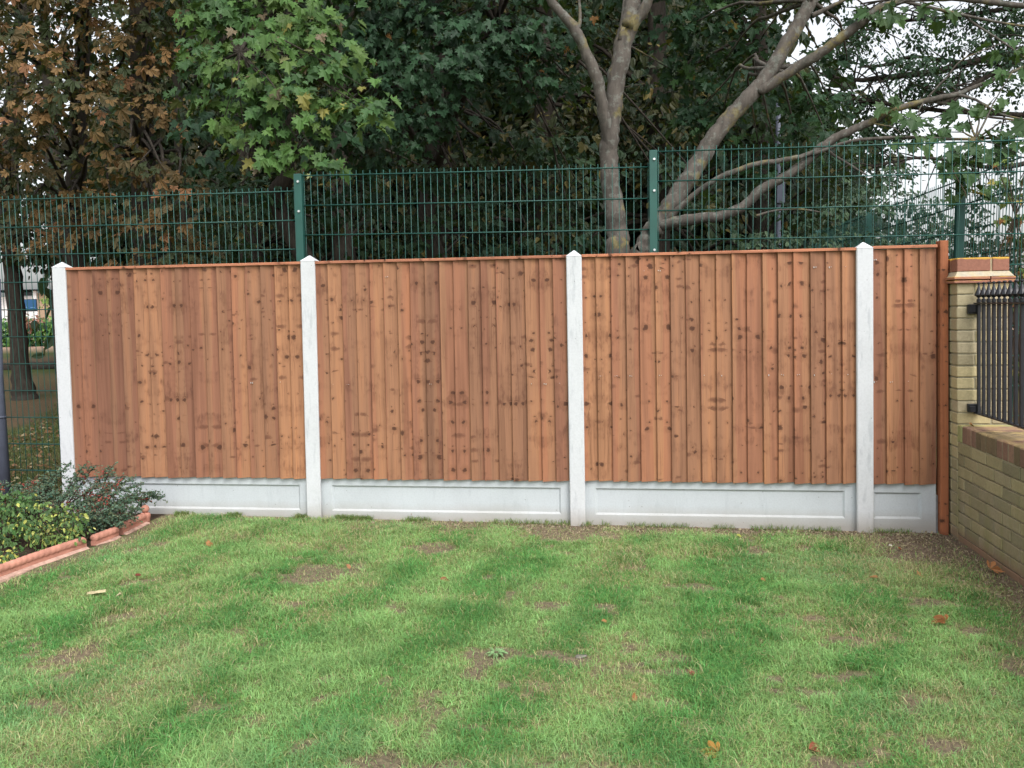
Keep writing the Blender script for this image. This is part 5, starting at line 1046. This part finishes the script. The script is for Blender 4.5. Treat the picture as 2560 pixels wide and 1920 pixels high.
def bush(label, loc, clumps, cols, acc, size=.030, dens=1100, name='variegated_shrub'):
    t = tree(name, label, loc, 'shrub'); crown('foliage', t, clumps, T_OVAL, size, dens, 7, .045, cols, M['leaf_waxy'], .6, .3, .9, .2, .25, .25, accents=acc)
    mb = MB(); boughs(mb, [(loc[0]+rs.uniform(-.003, .003), loc[1]+rs.uniform(-.003, .003), .0) for _ in range(5)], clumps+clumps, .005, .0015, .1, 4); place(mb.build('stems', M['twig'], smooth=True), t)
EG = [(.085, .155, .045), (.065, .13, .040), (.12, .19, .05), (.05, .10, .035)]
bush('bushy variegated shrub with yellow edged leaves spilling over the rope edging', (0.605, -0.950, 0.024)[:2]+(0,),
     [(0.504, -0.950, 0.205, 0.078), (0.585, -0.900, 0.240, 0.072), (0.681, -0.950, 0.177, 0.072), (0.583, -1.000, 0.128, 0.083), (0.483, -1.000, 0.081, 0.077), (0.678, -1.000, 0.100, 0.065), (0.564, -1.050, 0.021, 0.065), (0.402, -0.950, 0.142, 0.066), (0.624, -1.020, 0.050, 0.047), (0.647, -0.850, 0.207, 0.049), (0.526, -1.100, 0.005, 0.041), (0.736, -0.950, 0.133, 0.042), (0.423, -0.900, 0.268, 0.060)], EG, [(.20, (.30, .33, .08)), (.06, (.42, .42, .14))])
bush('greener variegated shrub at the left edge of the bed', (0.210, -0.900, 0.064)[:2]+(0,),
     [(0.114, -0.850, 0.205, 0.086), (0.179, -0.800, 0.241, 0.087), (0.302, -0.900, 0.189, 0.079), (0.221, -0.950, 0.139, 0.078), (0.119, -0.950, 0.106, 0.085), (0.032, -0.850, 0.235, 0.086), (0.358, -0.980, 0.134, 0.060), (0.277, -1.050, 0.060, 0.053), (0.159, -1.050, 0.013, 0.071), (0.124, -0.700, 0.290, 0.076), (0.001, -0.700, 0.270, 0.076)], EG[:2]+EG[3:]+[(.06, .14, .04)], [(.10, (.36, .38, .09))])
bush('low yellow green variegated shrub closest to the viewer along the edging', (0.446, -1.250, 0.033)[:2]+(0,),
     [(0.416, -1.250, 0.047, 0.057), (0.453, -1.200, 0.009, 0.040), (0.378, -1.300, 0.046, 0.068), (0.493, -1.150, 0.004, 0.035), (0.379, -1.400, 0.005, 0.066), (0.416, -1.200, 0.061, 0.040)], EG, [(.25, (.40, .40, .09))])
bush('dark green shrub under the berry branches near the ball ended post', (0.637, -0.600, 0.055)[:2]+(0,),
     [(0.607, -0.650, 0.132, 0.076), (0.687, -0.620, 0.093, 0.069), (0.619, -0.750, 0.062, 0.050), (0.729, -0.550, 0.109, 0.057), (0.682, -0.720, 0.055, 0.050), (0.494, -0.600, 0.215, 0.070), (0.632, -0.500, 0.177, 0.064), (0.736, -0.620, 0.056, 0.032)], [(.04, .07, .035), (.05, .05, .03), (.06, .09, .05), (.08, .06, .04)], [(.05, (.15, .08, .05))], .022, 900, 'evergreen_shrub')

# ------------------------------------------------------------------ small things on the lawn
def fallen(px, name, label, T, size, col, tilt=.35, z=.012, rot=0, grp='fallen leaves on the lawn', curl=.5):
    x, y = px[0], px[1]; g = float(gz(x, y)) if len(px) < 3 else px[2]
    V, lp, szs, cc = leaf_mesh(np.array([[x, y, g+z]]), np.array([[sin(rot)*tilt, -tilt, 1.]]), np.array([[cos(rot), sin(rot), .25]]), np.array([size]), np.array([col]), T, .3, curl)
    V = V-np.array([x, y, g+z]); o = mesh(name, V, lp, szs, M['dryleaf'], col=cc.astype(np.float32)); o.location = (x, y, g+z)
    tag(o, label, 'leaf', grp); return o
OR = (.36, .18, .075); BRN = (.22, .10, .04); YEL = (.45, .34, .06)
fallen((1.513, -0.823), 'fallen_leaf', 'small orange leaf on the lawn below the second gravel board from the left bed', T_MAPLE, .045, OR, .6, .02, .4)
fallen((2.606, -1.239), 'fallen_leaf', 'orange leaf on the grass left of centre just beyond the bare earth patch', T_OVAL, .045, (.36, .18, .09), .8, .02, 2.2)
fallen((2.679, 0.009), 'fallen_leaf', 'curled brown leaf propped against the gravel board in the middle bay', T_MAPLE, .085, (.30, .17, .09), 1.2, .02, 1.2)
fallen((4.226, -2.725), 'fallen_leaf', 'upright rust orange leaf in the near grass right of centre', T_OVAL, .050, (.40, .17, .08), 1.3, .012, 1.1)
fallen((4.084, -1.895), 'fallen_leaf', 'small orange leaf among grass in the middle of the lawn', T_OVAL, .038, OR, .5, .02, .3)
fallen((6.235, -0.907), 'fallen_leaf', 'large curled brown leaf lying against the foot of the brick wall', T_CHEST, .085, (.42, .19, .08), .5, .03, .2, curl=.8)
fallen((5.706, -1.761), 'fallen_leaf', 'twisted brown leaf on the lawn below the brick wall', T_CHEST, .07, (.30, .13, .05), .6, .025, 2.6, curl=.9)
fallen((4.939, -1.176), 'fallen_leaf', 'orange leaf in the straw coloured grass below the third gravel board', T_OVAL, .045, OR, .6, .02, .2)
fallen((5.583, -1.092), 'fallen_leaf', 'orange leaf on yellow grass below the last concrete post', T_OVAL, .042, OR, .6, .02, 2.8)
fallen((5.818, -1.049), 'fallen_leaf', 'orange leaf on yellow grass below the short end panel', T_MAPLE, .05, (.42, .22, .09), .6, .02, .9)
fallen((4.514, -3.099), 'fallen_leaf', 'yellow and brown leaf at the bottom edge right of centre', T_CHEST, .06, (.36, .20, .05), .5, .025, 2.9)
fallen((4.821, -3.038), 'fallen_leaf', 'dark red brown leaf at the bottom of the lawn towards the right', T_OVAL, .07, (.26, .08, .05), .6, .02, .4)
fallen((4.477, -2.477), 'fallen_leaf', 'dark red leaf on the bare patch right of centre', T_OVAL, .05, (.25, .08, .06), .5, .02, 2.0)
fallen((3.170, -1.365), 'fallen_leaf', 'dark brown leaf on the lawn below the middle bay', T_OVAL, .06, (.25, .10, .05), .5, .02, 0)
fallen((1.423, -1.495), 'fallen_leaf', 'small dark red leaf on the lawn beyond the pale bark chips', T_OVAL, .04, (.20, .05, .04), .5, .02, 1)
fallen((4.922, -0.260), 'fallen_leaf', 'yellow green leaf on the soil below the third gravel board', T_OVAL, .06, (.45, .45, .10), .5, .02, .2)
fallen((5.873, -0.468), 'fallen_leaf', 'small red brown leaf on the bare soil near the end post', T_OVAL, .04, (.34, .11, .06), .5, .02, .2)
fallen((6.351, -0.240, 0.724), 'fallen_leaf', 'small orange leaf lying on top of the low brick wall', T_OVAL, .05, OR, .5, .006, .2, 'fallen leaves off the lawn')
def chip(px, w_, h_, label, col, seed, th=.012):
    rr = random.Random(seed); x, y = px; g = float(gz(x, y))+.022; n = 14; top = []; V = []
    for k in range(n):
        a = 2*pi*k/n; q = rr.uniform(.75, 1.15); V.append((w_*cos(a)*q, h_*sin(a)*q, rr.uniform(.6, 1)*th+.012*cos(a)))
    V += [(v[0], v[1], v[2]-th) for v in V]; F = [tuple(range(n)), tuple(range(2*n-1, n-1, -1))]+[(k, n+k, n+(k+1) % n, (k+1) % n) for k in range(n)]
    mb = MB(); mb.add(V, F); o = mb.build('bark_chip', mat_simple('pale_bark', col, .9, .1, .2, 60, 0, .4)); o.location = (x, y, g); o.rotation_euler = (-.25, 0, -.12); tag(o, label, 'bark chip', 'pale bark chips')
chip((1.383, -1.791), .062, .016, 'long pale curled bark chip on the lawn below the rope edging', (.50, .42, .26), 3)
chip((1.533, -1.837), .016, .011, 'small pale bark chip just right of the long one', (.44, .38, .24), 5, .008)
def stone(px, r, label, col, seed, flat=.5, ex=1):
    rr = random.Random(seed); x, y = px; mb = MB(); V = []; F = []; n, m = 10, 6
    for i in range(m+1):
        t_ = pi*i/m
        for k in range(n):
            a = 2*pi*k/n; q = r*(1+.18*sin(3*a+seed)*sin(t_)+.10*cos(5*t_+a)); V.append((q*sin(t_)*cos(a)*ex, q*sin(t_)*sin(a), q*cos(t_)*flat))
    for i in range(m):
        for k in range(n): k2 = (k+1) % n; F.append((i*n+k, (i+1)*n+k, (i+1)*n+k2, i*n+k2))
    mb.add(V, F); o = mb.build('stone', mat_simple('stone_grey', col, .9, .1, .2, 40, 0, .4), smooth=True); o.location = (x, y, float(gz(x, y))+r*flat*.5); o.rotation_euler = (0, 0, .5); tag(o, label, 'stone')
stone((4.005, -2.296), .018, 'grey stone showing in the bare patch right of centre', (.19, .175, .15), 2, .3, 1.6)
stone((5.860, -0.352), .010, 'tiny white stone on the bare soil near the end post', (.75, .72, .66), 4, .7)
wd = tree('weed_rosette', 'flat pale green weed rosette growing in the bare patch in the middle of the lawn', (3.635, -2.325) + (.0,), 'weed')
x, y = (3.635, -2.325); k = 40; a = RNG.uniform(0, 2*pi, k)
V, lp, szs, cc = leaf_mesh(np.stack([x+.01*np.cos(a), y+.01*np.sin(a), np.full(k, float(gz(x, y))+.02)], 1), np.stack([-.3*np.cos(a), -.3*np.sin(a)-.2, np.ones(k)], 1), np.stack([np.cos(a), np.sin(a), RNG.uniform(.05, .5, k)], 1), RNG.uniform(.015, .042, k), np.array([(.22, .36, .16)]*k)*RNG.uniform(.8, 1.3, (k, 1)), T_NEEDLE, .2, .3)
place(mesh('rosette_leaves', V, lp, szs, M['leaf'], col=cc.astype(np.float32)), wd)
# loose crumbs of soil and dead grass along the fence foot, and brown litter under the trees: uncountable
n = 5000; xs = RNG.uniform(1.2, 6.25, n); ys = -np.abs(RNG.normal(0, .13, n))-.03; kp = RNG.random(n) < .25+.75*sstep(2.5, 4.5, xs); xs, ys = xs[kp], ys[kp]; n = len(xs)
x2 = RNG.uniform(5.6, 6.28, 1400); y2 = -RNG.random(1400)**1.5*1.6-.03; x2 = 6.29-(6.29-x2)*RNG.random(1400)**.6; xs = np.concatenate([xs, x2]); ys = np.concatenate([ys, y2]); n = len(xs)
V, lp, szs, cc = leaf_mesh(np.stack([xs, ys, gz(xs, ys)+.006], 1), RNG.normal(0, .6, (n, 3))+np.array([0, -.2, 1]), RNG.normal(0, 1, (n, 3))*np.array([1, 1, .4]), RNG.uniform(.005, .022, n), np.array([(.26, .20, .14), (.34, .28, .20), (.18, .13, .09), (.40, .33, .22)])[RNG.integers(0, 4, n)], T_OVAL, .5, .8)
tag(mesh('soil_litter', V, lp, szs, M['dryleaf'], col=cc.astype(np.float32)), 'crumbs of soil and dead grass scattered along the foot of the fence and wall', 'litter', kind='stuff')
n = 1800; ys = .5+16*RNG.random(n)**1.4; xs = RNG.uniform(-1.8, .3, n)-ys*.42
V, lp, szs, cc = leaf_mesh(np.stack([xs, ys, gz(xs, ys)+.03], 1), RNG.normal(0, .4, (n, 3))+np.array([0, -.5, 1]), RNG.normal(0, 1, (n, 3))*np.array([1, 1, .2]), RNG.uniform(.025, .07, n), np.array([(.15, .08, .04), (.20, .11, .06), (.09, .05, .03), (.30, .25, .15)])[RNG.integers(0, 4, n)], T_OVAL, .4, .6)
tag(mesh('leaf_litter', V, lp, szs, M['dryleaf'], col=cc.astype(np.float32)), 'brown fallen leaves scattered on the ground under the chestnut trees', 'litter', kind='stuff')
